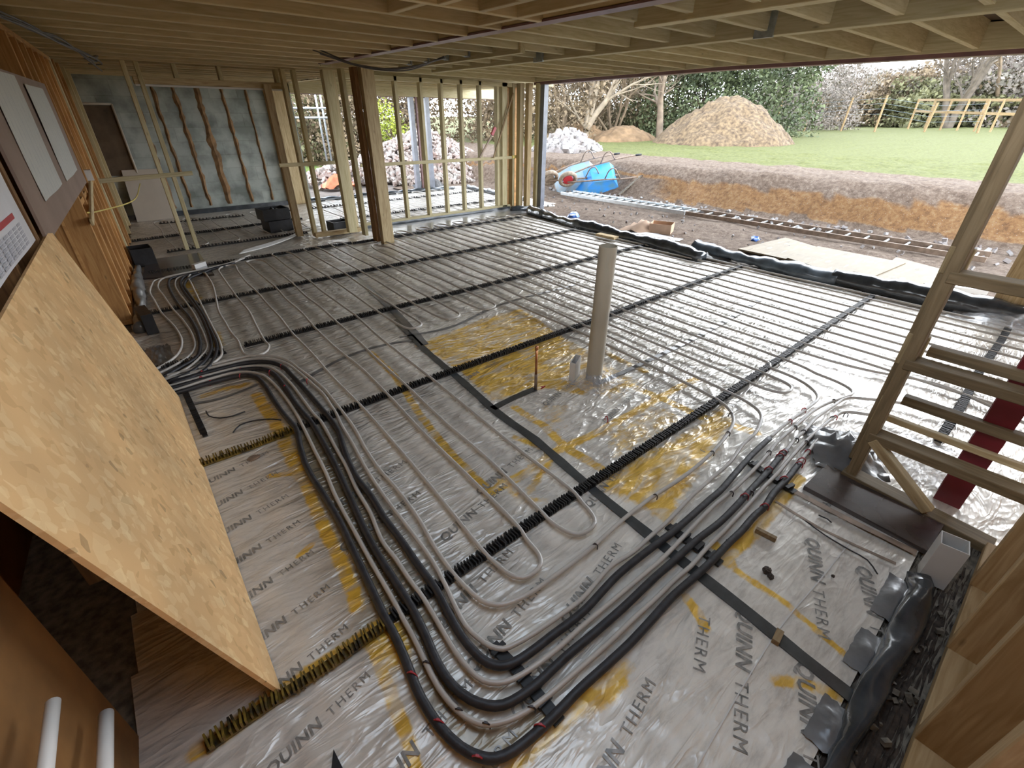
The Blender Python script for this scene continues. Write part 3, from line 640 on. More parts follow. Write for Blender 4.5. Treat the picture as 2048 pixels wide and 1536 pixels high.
# film gathered round its foot
def crumple(name, c, rx, ry, h, mat, parent=None, seed=1, n=26, peak=.2, rot=0):
    r = np.random.default_rng(seed); V = []; Fc = []
    for j in range(n):
        for i in range(n):
            a = (i/(n-1)-.5)*2; b = (j/(n-1)-.5)*2; rr = math.hypot(a, b)
            z = h*max(0, 1-rr)**1.0*(.6+.8*r.random())+peak*h*r.random()
            x = a*rx*(1+.10*r.random()); y = b*ry*(1+.10*r.random())
            V.append((c[0]+x*math.cos(rot)-y*math.sin(rot), c[1]+x*math.sin(rot)+y*math.cos(rot), c[2]+z))
    for j in range(n-1):
        for i in range(n-1): Fc.append((j*n+i, j*n+i+1, (j+1)*n+i+1, (j+1)*n+i))
    return mesh(name, V, Fc, mat, parent, True)
def film_mat():
    m, nt, b = newmat('clear_film'); b.inputs['Base Color'].default_value = (.85,.87,.9,1); b.inputs['Roughness'].default_value = .12
    b.inputs['Coat Weight'].default_value = 1; b.inputs['Alpha'].default_value = .38; b.inputs['Metallic'].default_value = .2
    n = N(nt, 'ShaderNodeTexNoise', Scale=25.0, Detail=5.0, Distortion=1.0); nt.links.new(coords(nt), n.inputs['Vector']); bump(nt, b, n.outputs[0], .8, .01)
    return m
M['film'] = film_mat()
tag(crumple('film_collar', (wp.x-.02, wp.y-.02, .002), .16, .15, .05, M['film'], seed=3), 'clear film bunched up round the foot of the cream waste pipe', 'plastic film')
cp = P(1071, 779)
cu = empty('copper_pipe', (cp.x, cp.y, 0), 'upright copper pipe stub with a dark lower sleeve left of the cream waste pipe', 'pipe')
m = MB(); m.tube([(cp.x,cp.y,.10),(cp.x-.004,cp.y,.31)], .0085, 14); m.tube([(cp.x-.004,cp.y,.30),(cp.x-.004,cp.y,.325)], .011, 14); m.build('tube', M['copper'], cu, True)
m = MB(); m.tube([(cp.x,cp.y,-.01),(cp.x,cp.y,.12)], .011, 14); m.build('dark_sleeve', M['rust'], cu, True)
m = MB(); m.tube([(cp.x+.02,cp.y-.03,.01),(cp.x+.04,cp.y-.05,.035),(cp.x+.055,cp.y-.03,.015),(cp.x+.03,cp.y-.02,.02)], .004, 6)
tag(m.build('red_ring', M['redclip'], smooth=True), 'bent dark red clip lying at the foot of the copper pipe', 'clip')
st = P(1148, 757); sb = empty('duct_stub', (st.x, st.y, 0), 'short grey-white rectangular duct stub with one slanted side, just left of the waste pipe', 'duct')
def recttube(name, c, w, d, z0, z1, th, mat, parent, rz=0, slant=0.0):
    V = []; R = Matrix.Rotation(rz, 3, 'Z'); Fc = []
    for (f, z, k) in ((0, z0, 0), (0, z1, 1), (th, z1, 1), (th, z0, 0)):
        for (sx_, sy_) in ((-1,-1),(1,-1),(1,1),(-1,1)):
            p = R @ Vector((sx_*(w/2-f), sy_*(d/2-f), 0)); V.append((c[0]+p.x, c[1]+p.y, z+(slant*sx_ if k else 0)))
    for i in range(3):
        for k in range(4): k2 = (k+1) % 4; Fc.append((i*4+k, i*4+k2, (i+1)*4+k2, (i+1)*4+k))
    return mesh(name, V, Fc, mat, parent)
recttube('sleeve', st, .095, .042, 0, .155, .005, M['white'], sb, .35, .012)

# ------------------------------------------------------------------ ceiling
ceil = empty('ceiling', (3, 4, 2.1), kind='structure')
ZC = 2.10; JH = .20
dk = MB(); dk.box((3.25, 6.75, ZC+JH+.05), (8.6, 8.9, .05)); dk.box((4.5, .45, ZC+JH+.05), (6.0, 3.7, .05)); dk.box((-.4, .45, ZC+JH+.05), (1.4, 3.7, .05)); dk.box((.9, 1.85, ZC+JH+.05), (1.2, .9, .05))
dk.build('roof_deck', M['deck'], ceil)      # unseen gap left in the deck, added so daylight reaches the foreground
for k in range(10):
    y = 2.62+.395*k
    beam('joist', (-.75, y, ZC+JH/2), (2.44, y, ZC+JH/2), .045, JH, M['joist'], ceil)
for k in range(3): beam('joist', (-.75, 2.22-.4*k, ZC+JH/2), (1.95-.1*k, 2.22-.4*k, ZC+JH/2), .045, JH, M['joist'], ceil)
for k in range(11):
    y = 6.62+.39*k
    beam('joist', (-.6, y, ZC+JH/2), (3.4, y, ZC+JH/2), .045, JH, M['joist'], ceil)
beam('trimmer_joist', (1.97, 2.6, ZC+JH/2), (1.97, .3, ZC+JH/2), .045, JH, M['joist'], ceil)
beam('blocking', (1.62, 3.0, ZC+JH/2), (1.62, 2.62, ZC+JH/2), .045, JH, M['joist'], ceil)
beam('blocking', (1.70, 2.6, ZC+JH/2), (1.70, 2.25, ZC+JH/2), .045, JH, M['joist'], ceil)
beam('trimmer_joist', (2.25, 3.0, ZC+JH/2), (2.25, .3, ZC+JH/2), .045, JH, M['joist'], ceil)
# steel beam over the post, its packed timber web
sb1 = MB(); sb1.box((2.48, 3.3, ZC+.006), (.10, 6.1, .012)); sb1.box((2.48, 3.3, ZC+.10), (.012, 6.1, .19)); sb1.box((2.48, 3.3, ZC+.20), (.10, 6.1, .012))
sb1.build('steel_beam', M['steel'], ceil)
for s in (-1, 1): beam('web_packer', (2.48+s*.025, .3, ZC+.10), (2.48+s*.025, 6.3, ZC+.10), .036, .165, M['joist'], ceil)
# east bay
XT = 4.05
for k in range(15):
    y = 6.35-.40*k; x1 = XT if 5.0 > y > .9 and k % 3 == 1 else 6.28
    beam('joist', (2.54, y, ZC+.03+JH/2), (6.28, y, ZC+.03+JH/2), .045, JH, M['treated'], ceil)
beam('trimmer_joist', (XT, 6.45, ZC+.10), (4.02, -.8, ZC+.10), .09, .20, M['treated'], ceil)
beam('trimmer_joist', (3.48, 6.35, ZC+.10), (3.42, 3.9, ZC+.10), .06, .20, M['treated'], ceil)
beam('trimmer_joist', (3.06, 2.35, ZC+.10), (3.06, -.5, ZC+.10), .09, .20, M['treated'], ceil)
for (y0) in (6.35,): beam('joist', (2.54, 6.62, ZC+.1), (6.4, 6.98, ZC+.1), .07, .2, M['treated'], ceil)
for k in range(9):
    y = 6.35-.40*k; mhh = MB(); mhh.box((3.40, y, ZC+.10), (.012, .09, .16)); mhh.box((3.38, y, ZC+.03), (.05, .06, .008)); 
    if k in (1,2,3,4): mhh.build('joist_hanger', M['galv'], ceil)
for y in (4.3, 1.95): MB().box((3.99, y, ZC+.09), (.02, .14, .20)).build('joist_hanger', M['galv'], ceil)
# lintel steel of the wide opening
LX = 6.32
lt = MB(); lt.bar((6.62, 7.15, ZC+.0), (LX-.1, 3.4, ZC+.01), .14, .05); lt.bar((LX-.1, 3.42, ZC+.01), (LX+.15, -.9, ZC+.0), .14, .05)
lt.bar((6.62, 7.15, ZC+.12), (LX-.1, 3.4, ZC+.12), .014, .24); lt.bar((LX-.1, 3.42, ZC+.12), (LX+.15, -.9, ZC+.12), .014, .24)
lt.build('lintel_steel', M['steel'], ceil)
beam('lintel_packer', (LX+.10, 7.1, ZC+.11), (LX-.17, 3.4, ZC+.12), .045, .20, M['treated'], ceil); beam('lintel_packer', (LX-.17, 3.42, ZC+.12), (LX+.08, -.9, ZC+.11), .045, .20, M['treated'], ceil)
# far room joists and lintel
for k in range(8): beam('joist', (3.3, 7.75+.4*k, ZC+.10), (7.6, 7.75+.4*k, ZC+.10), .045, .2, M['treated'], ceil)
beam('trimmer_joist', (3.4, 7.5, ZC+.10), (3.4, 10.7, ZC+.10), .09, .2, M['joist'], ceil)
beam('lintel_packer', (2.9, 10.62, 2.06), (8.5, 10.62, 2.06), .14, .22, M['treated'], ceil)
lt2 = MB(); lt2.box((5.6, 10.72, 1.99), (5.6, .16, .10)); lt2.build('lintel_steel', M['steel'], ceil)
# hanging cables
for (pts, lab) in (([(2.0,5.2,2.12),(2.3,4.9,2.0),(2.6,4.6,1.98),(2.95,4.5,2.10)],'loose grey cables drooping under the steel beam'),):
    cbm = MB()
    for k in range(4):
        q = [Vector(p)+Vector((random.uniform(-.04,.04), random.uniform(-.05,.05), random.uniform(-.03,.01))) for p in pts]; cbm.tube(spline(q, .06), .006, 6)
    tag(cbm.build('cable_bunch', M['cable'], smooth=True), lab, 'cable')
cbm = MB()
for k in range(6):
    q = [Vector(p)+Vector((random.uniform(-.03,.03), random.uniform(-.08,.08), random.uniform(-.02,.02))) for p in ((-.16,4.2,2.08),(.0,4.8,2.06),(.15,5.5,2.07),(.33,6.2,2.04),(.42,6.9,1.98+.02*k),(.36,7.1,2.05))]; cbm.tube(spline(q, .08), .006, 6)
tag(cbm.build('cable_bunch', M['cable'], smooth=True), 'tangle of grey cables strung under the joists above the left stud wall', 'cable')

# ------------------------------------------------------------------ west wall
ww = empty('wall_west', (wx(3), 3, 0), kind='structure')
ST = .145
def wstud(y, z0=0.04, z1=ZC, mat=None, w=.04, d=ST, off=0.0): 
    x = wx(y)-d/2-off; return beam('stud', (x, y, z0), (x, y, z1), w, d, mat or M['orange'], ww, up=(1, -WK, 0))
for y in (5.05, 5.42, 5.80, 6.18, 6.55, 6.92, 7.28): wstud(y)
wstud(7.55, mat=M['treated'], w=.09)
for y in (.55, 1.9, 2.5, 3.05, 3.45): wstud(y, mat=M['shade_wood'])
beam('return_panel', (wx(5.02)-.20, 5.02, 0), (wx(5.02)-.20, 5.02, ZC), .025, .40, M['orange'], ww, up=(1,0,0))
beam('sole_plate', (wx(5.0)-ST/2, 5.0, .02), (wx(7.6)-ST/2, 7.6, .02), ST, .04, M['orange'], ww)
beam('top_plate', (wx(.4)-ST/2, .4, ZC-.02), (wx(7.6)-ST/2, 7.6, ZC-.02), ST, .04, M['orange'], ww)
for (ya, yb, z) in ((5.05,5.42,.98),(5.42,5.8,.98),(5.8,6.18,.98),(6.18,6.55,.98),(6.55,6.92,.98)): beam('noggin', (wx(ya)-.06, ya, z), (wx(yb)-.06, yb, z), .10, .04, M['orange'], ww)
sh = MB(); a0, a1 = 5.0, 10.8
sh.add([(wx(a0)-ST-.001,a0,-.02),(wx(a1)-ST-.001,a1,-.02),(wx(a1)-ST-.001,a1,2.4),(wx(a0)-ST-.001,a0,2.4),(wx(a0)-ST-.02,a0,-.02),(wx(a1)-ST-.02,a1,-.02),(wx(a1)-ST-.02,a1,2.4),(wx(a0)-ST-.02,a0,2.4)],[(0,1,2,3),(7,6,5,4),(0,4,5,1),(3,2,6,7),(0,3,7,4),(1,5,6,2)])
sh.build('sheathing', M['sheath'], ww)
sh = MB(); sh.bar((wx(-1.2)-.40,-1.2,1.15),(wx(5.05)-.40,5.05,1.15),.02,2.4); sh.build('sheathing', M['shade_sheath'], ww)  # shade of the bay behind the leaning board is put into this colour
# far continuation: brown studs past the wall end, blockwork pier
for (y, c) in ((7.9,'orange'),(8.4,'orange'),(9.1,'treated'),(9.8,'treated')): wstud(y, mat=M[c], w=.06)

MB().bar((wx(-1.0)-.02,-1.0,1.05),(wx(1.2)-.02,1.2,1.05),.018,2.2).build('near_panel', M['shade_sheath'], ww)
# leaning strand board
A_, B_, C_, D_ = Vector((-.064,1.05,.004)), Vector((-.022,3.32,.004)), Vector((-.243,3.32,1.09)), Vector((-.345,1.05,1.125))
nrm = (B_-A_).cross(D_-A_).normalized(); 
if nrm.x < 0: nrm = -nrm
nn_ = 10; V = []; Fc = []
def kink(v): return v
for side in (0, 1):
    for j in range(nn_+1):
        for i in range(nn_+1):
            s, t = i/nn_, j/nn_; p = A_*(1-s)*(1-t)+B_*s*(1-t)+C_*s*t+D_*(1-s)*t
            V.append(p - nrm*(.012*side))
n1 = (nn_+1)**2
for j in range(nn_):
    for i in range(nn_):
        q = (j*(nn_+1)+i, j*(nn_+1)+i+1, (j+1)*(nn_+1)+i+1, (j+1)*(nn_+1)+i); Fc.append(q); Fc.append(tuple(n1+k for k in reversed(q)))
for i in range(nn_):
    k = nn_+1
    for (a, b) in ((i, i+1), (nn_*k+i+1, nn_*k+i), ((i+1)*k, i*k), (i*k+nn_, (i+1)*k+nn_)): Fc.append((a, n1+a, n1+b, b))
tag(mesh('strand_board', V, Fc, M['osb']), 'large golden strand board sheet leaning on edge against the left stud wall in the foreground', 'board')

# notice board with two drawings, calendar
def wallsheet(name, corners, off, th, mat, parent=None, wavy=0.0, n=10):
    q = [PW(u, v, off) for (u, v) in corners]; V = []; Fc = []
    k = n+1
    for side in (0, 1):
        for j in range(k):
            for i in range(k):
                s, t = i/n, j/n; p = q[0]*(1-s)*(1-t)+q[1]*s*(1-t)+q[2]*s*t+q[3]*(1-s)*t
                x = wavy*math.sin(s*9+t*5)*.5 + th*(0 if side else 1); V.append((p.x+x, p.y, p.z))
    n1 = k*k
    for j in range(n):
        for i in range(n):
            f = (j*k+i, j*k+i+1, (j+1)*k+i+1, (j+1)*k+i); Fc += [f, tuple(n1+z for z in reversed(f))]
    for i in range(n):
        for (a, b) in ((i, i+1), (n*k+i+1, n*k+i), ((i+1)*k, i*k), (i*k+n, (i+1)*k+n)): Fc.append((a, n1+a, n1+b, b))
    return mesh(name, V, Fc, mat, parent)
brd = wallsheet('pin_board', [(-60,150),(84,178),(174,376),(82,468)], .006, .012, M['brownboard'])
# proper rectangle instead of the seen outline
bpy.data.objects.remove(brd)
def wrect(name, y0, y1, z0, z1, off, th, mat, parent=None, wave=0.0, n=12):
    V = []; Fc = []; k = n+1
    for side in (0, 1):
        for j in range(k):
            for i in range(k):
                s, t = i/n, j/n; y = y0+(y1-y0)*s; z = z0+(z1-z0)*t
                V.append((wx(y)+off+(th if side == 0 else 0)+wave*math.sin(s*7+t*4+y0), y, z))
    n1 = k*k
    for j in range(n):
        for i in range(n):
            f = (j*k+i, j*k+i+1, (j+1)*k+i+1, (j+1)*k+i); Fc += [f, tuple(n1+z for z in reversed(f))]
    for i in range(n):
        for (a, b) in ((i, i+1), (n*k+i+1, n*k+i), ((i+1)*k, i*k), (i*k+n, (i+1)*k+n)): Fc.append((a, n1+a, n1+b, b))
    return mesh(name, V, Fc, mat, parent)
pb = wrect('pin_board', 3.14, 5.86, 1.06, 1.80, .002, .012, M['brownboard']); tag(pb, 'brown pin board fixed across the left studs above the leaning strand board', 'board')
def paper_mat():
    m, nt, b = newmat('drawing_paper'); co = coords(nt, (30,30,30))
    br = N(nt, 'ShaderNodeTexBrick', Scale=1.0); br.inputs['Color1'].default_value = (.62,.61,.56,1); br.inputs['Color2'].default_value = (.58,.58,.54,1); br.inputs['Mortar'].default_value = (.40,.41,.42,1); br.inputs['Mortar Size'].default_value = .012
    nt.links.new(co, br.inputs['Vector']); nt.links.new(br.outputs[0], b.inputs['Base Color']); b.inputs['Roughness'].default_value = .6; return m
M['paper'] = paper_mat(); M['paperplain'] = plain('calendar_paper', (.66,.66,.68), .55, var=.05, scale=6, bmp=0)
tag(wrect('site_drawing', 3.5, 4.34, 1.20, 1.785, .020, .002, M['paper'], wave=.003), 'white site drawing pinned on the brown board, the nearer of the two', 'drawing')
tag(wrect('site_drawing', 4.62, 5.5, 1.19, 1.755, .020, .002, M['paper'], wave=.003), 'white site drawing pinned on the brown board, the farther and narrower-looking one', 'drawing')
cal = wrect('wall_calendar', 2.0, 2.83, 1.13, 1.52, .022, .002, M['paperplain'], wave=.002); tag(cal, 'white wall chart with a red bar at the left edge, nearest the camera', 'calendar')
wrect('red_bar', 2.38, 2.66, 1.245, 1.265, .0265, .001, M['redclip'], cal); 
M['gridgrey'] = plain('printed_grey', (.42,.42,.46), .6, var=.3, scale=60, bmp=0)
for r_ in range(6):
    for c2_ in range(7): wrect('date_square', 2.12+.085*c2_, 2.185+.085*c2_, 1.145+.014*r_, 1.154+.014*r_, .0265, .0006, M['gridgrey'], cal, n=1)
sw = MB(); p0 = PW(178, 350, .02); sw.box(p0, (.05, .10, .09)); o = sw.build('junction_box', M['white']); tag(o, 'small white junction box on the studs just right of the pin board', 'junction box')
sk = MB(); q0 = Vector((wx(5.1)+.004, 5.05, .92)); sk.tube(spline([q0, (wx(5.6)+.03, 5.6, .85), (.28, 6.6, .80), (.42, 7.3, .88)], .1), .006, 6)
tag(sk.build('yellow_cable', M['yellow'], smooth=True), 'thin pale yellow cable looping from the left studs to the thin frame', 'cable')
dp = beam('timber_brace', (wx(5.0)+.015, 4.95, .86), (wx(6.2)+.02, 6.35, 1.03), .02, .05, M['pine']); tag(dp, 'short pale diagonal batten nailed across the left studs', 'batten')
# clutter at the foot of the west wall
roll('grey_membrane', [Vector((wx(4.7)+.05,4.7,0)),Vector((wx(5.3)+.07,5.3,0)),Vector((wx(6.0)+.05,6.0,0)),Vector((wx(6.9)+.06,6.9,0))], .045, .06, M['greyfilm'], 'crumpled grey membrane along the foot of the left stud wall', 15, lump=.6)
crum = crumple('dark_membrane', (-.06, 3.95, .0), .10, .35, .02, M['greyfilm'], seed=6, peak=.5); tag(crum, 'flat grey membrane scrap on the floor just past the leaning board', 'membrane')
bk = empty('black_bucket', (.13, 7.15, 0), 'square black tub at the end of the left stud wall', 'tub')
recttube('tub_body', Vector((.17,7.15,0)), .22, .26, 0.0, .21, .008, M['tub'], bk, .05); MB().box((.17,7.15,.01), (.2,.24,.02)).build('tub_base', M['tub'], bk)
gb = MB().box((-.03, 4.75, .09), (.08, .28, .17), .08); tag(gb.build('grey_box', M['tub']), 'small dark glossy box under the nearest left stud', 'box')
# bottom-left: upright white pipes in the wall bay
for (ua, va, ub, vb, lab, rr) in ((82,1620,106,1405,'white upright pipe in the dark bay at the bottom left corner, the left one',.012),(208,1620,212,1428,'white upright pipe in the dark bay at the bottom left corner, the right one',.015)):
    m = MB(); m.tube([PX(ua, va, -.39), PX(ub, vb, -.39)], rr, 18); tag(m.build('white_pipe', M['white'], smooth=True), lab, 'pipe')

# ------------------------------------------------------------------ south wall and right-hand frame
sw = empty('wall_south', (1.5, -.3, 0), kind='structure')
beam('sole_plate', (.2, -.345, .02), (2.43, -.36, .02), .13, .045, M['warm'], sw)
for x in (.93, 1.33, 1.74, 2.12): beam('stud', (x, -.37, .04), (x, -.37, ZC), .042, .17, M['warm'], sw, up=(0,1,0))
beam('top_plate', (.2, -.37, ZC-.02), (2.43, -.37, ZC-.02), .17, .04, M['warm'], sw)
beam('noggin', (1.35, -.37, .62), (1.72, -.37, .62), .17, .042, M['warm'], sw)
MB().box((1.55, -.468, 1.1), (1.9, .012, 2.4)).build('sheathing', M['osb'], sw)
dirt = crumple('dirt', (1.25, -.205, -.03), 1.25, .09, .015, M['soilblack'], seed=9, peak=1.0, n=60); tag(dirt, 'dark soil and debris in the gap in front of the right-hand sole plate', 'soil', kind='stuff')
cb = MB()
for k in range(60):
    x = random.uniform(.7, 2.3); s = random.uniform(.006,.018); cb.box((x, random.uniform(-.27,-.15), -.005+s/2), (s*1.4, s, s), R=Euler((random.random()*3, random.random()*3, random.random()*3)).to_matrix())
tag(cb.build('stone_chips', M['concrete']), 'loose stone chips scattered in the gap beside the right-hand sole plate', 'stone chips', kind='stuff')
# membrane turned up along the slab edge
roll('membrane_upstand', [(.55,-.15,0),(1.0,-.165,0),(1.35,-.165,.01),(1.65,-.175,.01),(1.93,-.175,0),(2.02,-.15,0)], .034, .026, M['dpm'], 'glossy dark membrane turned up along the slab edge at the bottom right', 3, lump=.5)
for (x, w_) in ((1.84,.16),(1.52,.12),(1.18,.11),(.95,.10)):
    tag(crumple('membrane_fold', (x, -.125, .004), w_*.75, .05, .022, M['greyfilm'], seed=int(x*100), n=10, peak=.2), 'grey torn membrane flap over the slab edge by the glossy upstand, '+{1.84:'farthest',1.52:'second farthest',1.18:'second nearest',.95:'nearest'}[x]+' of four', 'membrane', 'grey flaps along the slab edge')
# white square downpipe
dpp = P(1838, 1150); dq = empty('square_downpipe', (2.075,-.185,0), 'short white square plastic pipe standing at the slab edge on the right', 'pipe')
recttube('tube', Vector((2.075,-.185,0)), .085, .085, 0, .205, .004, M['white'], dq, .15)
# right frame: x = 2.48 plane
XF = 2.50
fr = empty('stud_frame', (XF, .25, 0), 'backlight-darkened timber stud frame with rungs at the right edge, standing on the slab corner', 'frame')  # frame wood is coloured darker to imitate backlight
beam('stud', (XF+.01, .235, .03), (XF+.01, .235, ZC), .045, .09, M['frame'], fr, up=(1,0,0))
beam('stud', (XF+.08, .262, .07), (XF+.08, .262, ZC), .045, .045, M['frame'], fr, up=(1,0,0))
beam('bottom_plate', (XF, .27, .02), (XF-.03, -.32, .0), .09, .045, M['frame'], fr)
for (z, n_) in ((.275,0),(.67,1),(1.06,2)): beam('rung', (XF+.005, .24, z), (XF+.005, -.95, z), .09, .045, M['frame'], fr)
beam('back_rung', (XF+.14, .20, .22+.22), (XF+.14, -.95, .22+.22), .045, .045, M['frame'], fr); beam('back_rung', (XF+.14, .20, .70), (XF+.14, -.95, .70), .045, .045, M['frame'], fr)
beam('end_block', (XF+.07, .245, .63), (XF+.07, .245, .78), .08, .03, M['pine'], fr, up=(1,0,0)); beam('end_block', (XF+.07, .245, 1.05), (XF+.07, .245, 1.16), .08, .03, M['pine'], fr, up=(1,0,0)); beam('end_block', (XF+.07, .245, .29), (XF+.07, .245, .46), .05, .03, M['pine'], fr, up=(1,0,0))
tag(beam('loose_batten', (XF-.02, .215, .262), (XF-.05, -.085, .045), .045, .045, M['pine']), 'pale batten propped diagonally inside the right-hand frame', 'batten')
tag(beam('loose_batten', (XF+.13, .23, .325), (XF+.13, -.30, .325), .03, .03, M['pine']), 'pale thin batten lying on the lowest rung of the right-hand frame', 'batten')
# red steel post
rp = MB()
for (dx, dy, sx_, sy_) in ((0,0,.008,.13),(-.05,0,.012,.14),(.05,0,.012,.14)): pass
cxp, cyp = 2.70, -.13
rp.box((cxp, cyp, 1.05), (.10, .008, 2.1)); rp.box((cxp-.05, cyp, 1.05), (.010, .10, 2.1)); rp.box((cxp+.05, cyp, 1.05), (.010, .10, 2.1))
tag(rp.build('steel_post', M['redsteel']), 'dark red steel post behind the rungs of the right-hand frame', 'post')
MB_ = MB(); MB_.box((2.62, -.60, 1.05), (.10, .36, 2.1)); tag(MB_.build('block_pier', M['plaster']), 'grey-green pier behind the red steel post at the right edge', 'pier')
dps = MB(); dps.box((2.34, .10, .012), (.27, .50, .024), -.04); tag(dps.build('damp_proof_strip', M['darkboard']), 'wide dark damp-proof strip on the floor in front of the right-hand frame', 'membrane')
tag(crumple('plastic_sheet', (2.47+.22, .33, .01), .20, .16, .09, M['greyfilm'], seed=21, n=16, peak=.25, rot=.5), 'crumpled plastic sheet at the foot of the right-hand frame', 'plastic sheet')
tag(crumple('plastic_sheet', (2.95, .02, .0), .22, .15, .06, M['film'], seed=22, n=16, peak=.4), 'clear crumpled film on the floor behind the right-hand frame', 'plastic sheet')
# battens, blocks, blobs on the film
tag(strip('timber_batten', None, .035, M['rust'], z=.014, parent=None, world=[P(1572,978),P(1650,1020),P(1830,1110)]), 'flat brown batten on the foil running to the white square pipe', 'batten')
tag(strip('timber_batten', None, .014, M['rust'], z=.010, parent=None, world=[P(1550,1005),P(1640,1060),P(1790,1130)]), 'thin brown lath on the foil beside the flat brown batten', 'lath')
m = MB(); q = [P(1602,1035,.006),P(1650,1070,.006),P(1700,1100,.006),P(1735,1120,.006),P(1755,1148,.006)]; m.tube(spline(q,.03), .003, 6); tag(m.build('black_wire', M['sleeve'], smooth=True), 'thin black wire lying on the film at the right', 'wire')
m = MB(); q = [P(1637,1030,.006),P(1655,1038,.006),P(1663,1045,.006)]; m.tube(q, .003, 6); tag(m.build('black_wire', M['sleeve'], smooth=True), 'short hooked black wire next to the brown battens', 'wire')
for (u, v, L_, w_, an, lab) in ((1530,1073,.085,.018,-.2-1.5,'small orange wood offcut on the film beside the insulated pipe'),(1553,1278,.055,.024,-.15,'small pale wood block on the seam tape at the lower right')):
    p = P(u, v); m = MB(); m.box((p.x, p.y, .013), (w_ if an < -1 else L_, L_ if an < -1 else w_, .022), .12); tag(m.build('wood_block', M['fence']), lab, 'wood block')
def blob(u, v, r, mat, lab, name='mud_lump', cat='mud', h=.5):
    p = P(u, v); bm = bmesh.new(); bmesh.ops.create_icosphere(bm, subdivisions=3, radius=r)
    for vv in bm.verts: k = 1+.5*(random.random()-.5); vv.co = Vector((vv.co.x*k, vv.co.y*k*.8, max(-.2*r, vv.co.z*h*k)))
    me = bpy.data.meshes.new(name); bm.to_mesh(me); bm.free(); me.materials.append(mat); o = bpy.data.objects.new(name, me); COL.objects.link(o); o.location = (p.x, p.y, .006); return tag(o, lab, cat)
blob(1533,1143,.019,M['soilblack'],'dark brown mud lump on the film at the right'); blob(1541,1155,.014,M['soilblack'],'smaller dark mud lump touching the bigger one at the right')
blob(1665,1154,.008,M['soilblack'],'small dark crumb of mud near the thin black wire'); blob(1455,1083,.009,M['sleeve'],'small black scrap beside the outer insulated pipe','black_scrap','scrap')
blob(508,917,.030,M['rust'],'rusty brown stain lump on the film beside the painted clip rail','dirt_patch','dirt',.12)
tri = P(668,1520,.004); m = MB(); m.add([P(662,1545,.004),P(690,1545,.004),P(667,1498,.004),P(662,1545,.001),P(690,1545,.001),P(667,1498,.001)],[(0,1,2),(5,4,3),(0,3,4,1),(1,4,5,2),(2,5,3,0)]); tag(m.build('black_scrap', M['tub']), 'black triangular scrap of membrane at the bottom edge of the photo', 'scrap')
for (q, lab) in (([(412,822),(418,832),(440,836),(465,832),(490,823)],'curved grey wire offcut inside the yellow-edged bay'),([(466,865),(480,850),(505,842),(540,838),(562,840)],'thin bent grey wire crossing the yellow band in the left bay')):
    m = MB(); m.tube(spline([P(u,v,.006) for u,v in q], .03), .004, 6); tag(m.build('wire_offcut', M['sleeve'], smooth=True), lab, 'wire')

# ------------------------------------------------------------------ north stud wall, centre posts, far room
nw = empty('wall_north', (4.5, 7.43, 0), kind='structure')
YN = 7.42
beam('sole_plate', (3.12, YN, .06), (6.2, YN, .06), .09, .045, M['treated'], nw)
MB().box((4.65, YN, .02), (3.1, .11, .06)).build('membrane_strip', M['dpm'], nw)
for (u, v) in ((821,444),(864,434),(900,430),(934,427),(967.5,424)):
    x = PY(u-4, v, YN).x; beam('stud', (x, YN, .08), (x, YN, ZC), .05, .09, M['treated'], nw, up=(0,1,0))
beam('top_plate', (2.9, YN, ZC-.03), (6.6, YN, ZC-.03), .09, .06, M['treated'], nw)
beam('rail', (3.2, YN-.05, .93), (6.3, YN-.05, .92), .02, .05, M['treated'], nw)
MB().box((6.27, YN-.055, .93), (.09, .035, .05)).build('yellow_level_end', M['yellow'], nw)
# corner cluster
for (x, y, w_, d_, mt) in ((5.93,7.45,.05,.09,'treated'),(6.06,7.42,.12,.09,'treated'),(6.26,7.42,.05,.12,'treated'),(6.36,7.30,.09,.10,'joist'),(6.46,7.18,.10,.09,'pine'),(6.54,7.02,.06,.09,'treated')):
    beam('stud', (x, y, .05), (x, y, ZC), w_, d_, M[mt], nw, up=(0,1,0))
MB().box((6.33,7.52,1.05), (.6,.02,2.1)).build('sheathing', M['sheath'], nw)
rv = MB(); rv.box((6.60, 6.93, 1.05), (.10, .10, 2.1)); tag(rv.build('wrapped_post', M['wrap']), 'corner post wrapped in shiny grey breather membrane at the left of the wide opening', 'post')
tag(beam('diagonal_lath', (5.75, 7.33, .93), (6.22, 7.33, 1.95), .02, .03, M['fence']), 'thin pale lath leaning diagonally in the back right corner', 'lath')
m = MB(); m.bar((5.45,7.34,.95),(5.72,7.33,1.30),.02,.025); hs = m.build('hand_saw', M['rust']); tag(hs, 'saw with a red handle hanging on the back stud wall', 'saw'); MB().bar((5.72,7.33,1.30),(5.80,7.33,1.42),.03,.05).build('saw_handle', M['redclip'], hs)
# grey dpc band in front of the north wall
tag(strip('membrane_band', None, .55, M['greyfilm'], z=.008, parent=None, world=[Vector((3.15,6.95,0)),Vector((4.2,7.0,0)),Vector((5.2,7.05,0)),Vector((6.2,7.1,0))]), 'flat grey membrane band along the foot of the back stud wall', 'membrane')
roll('membrane_roll', [(6.45,7.05,0),(6.2,7.12,0),(6.05,7.2,0)], .05, .05, M['dpm'], 'black membrane bunched in the back right corner', 6)
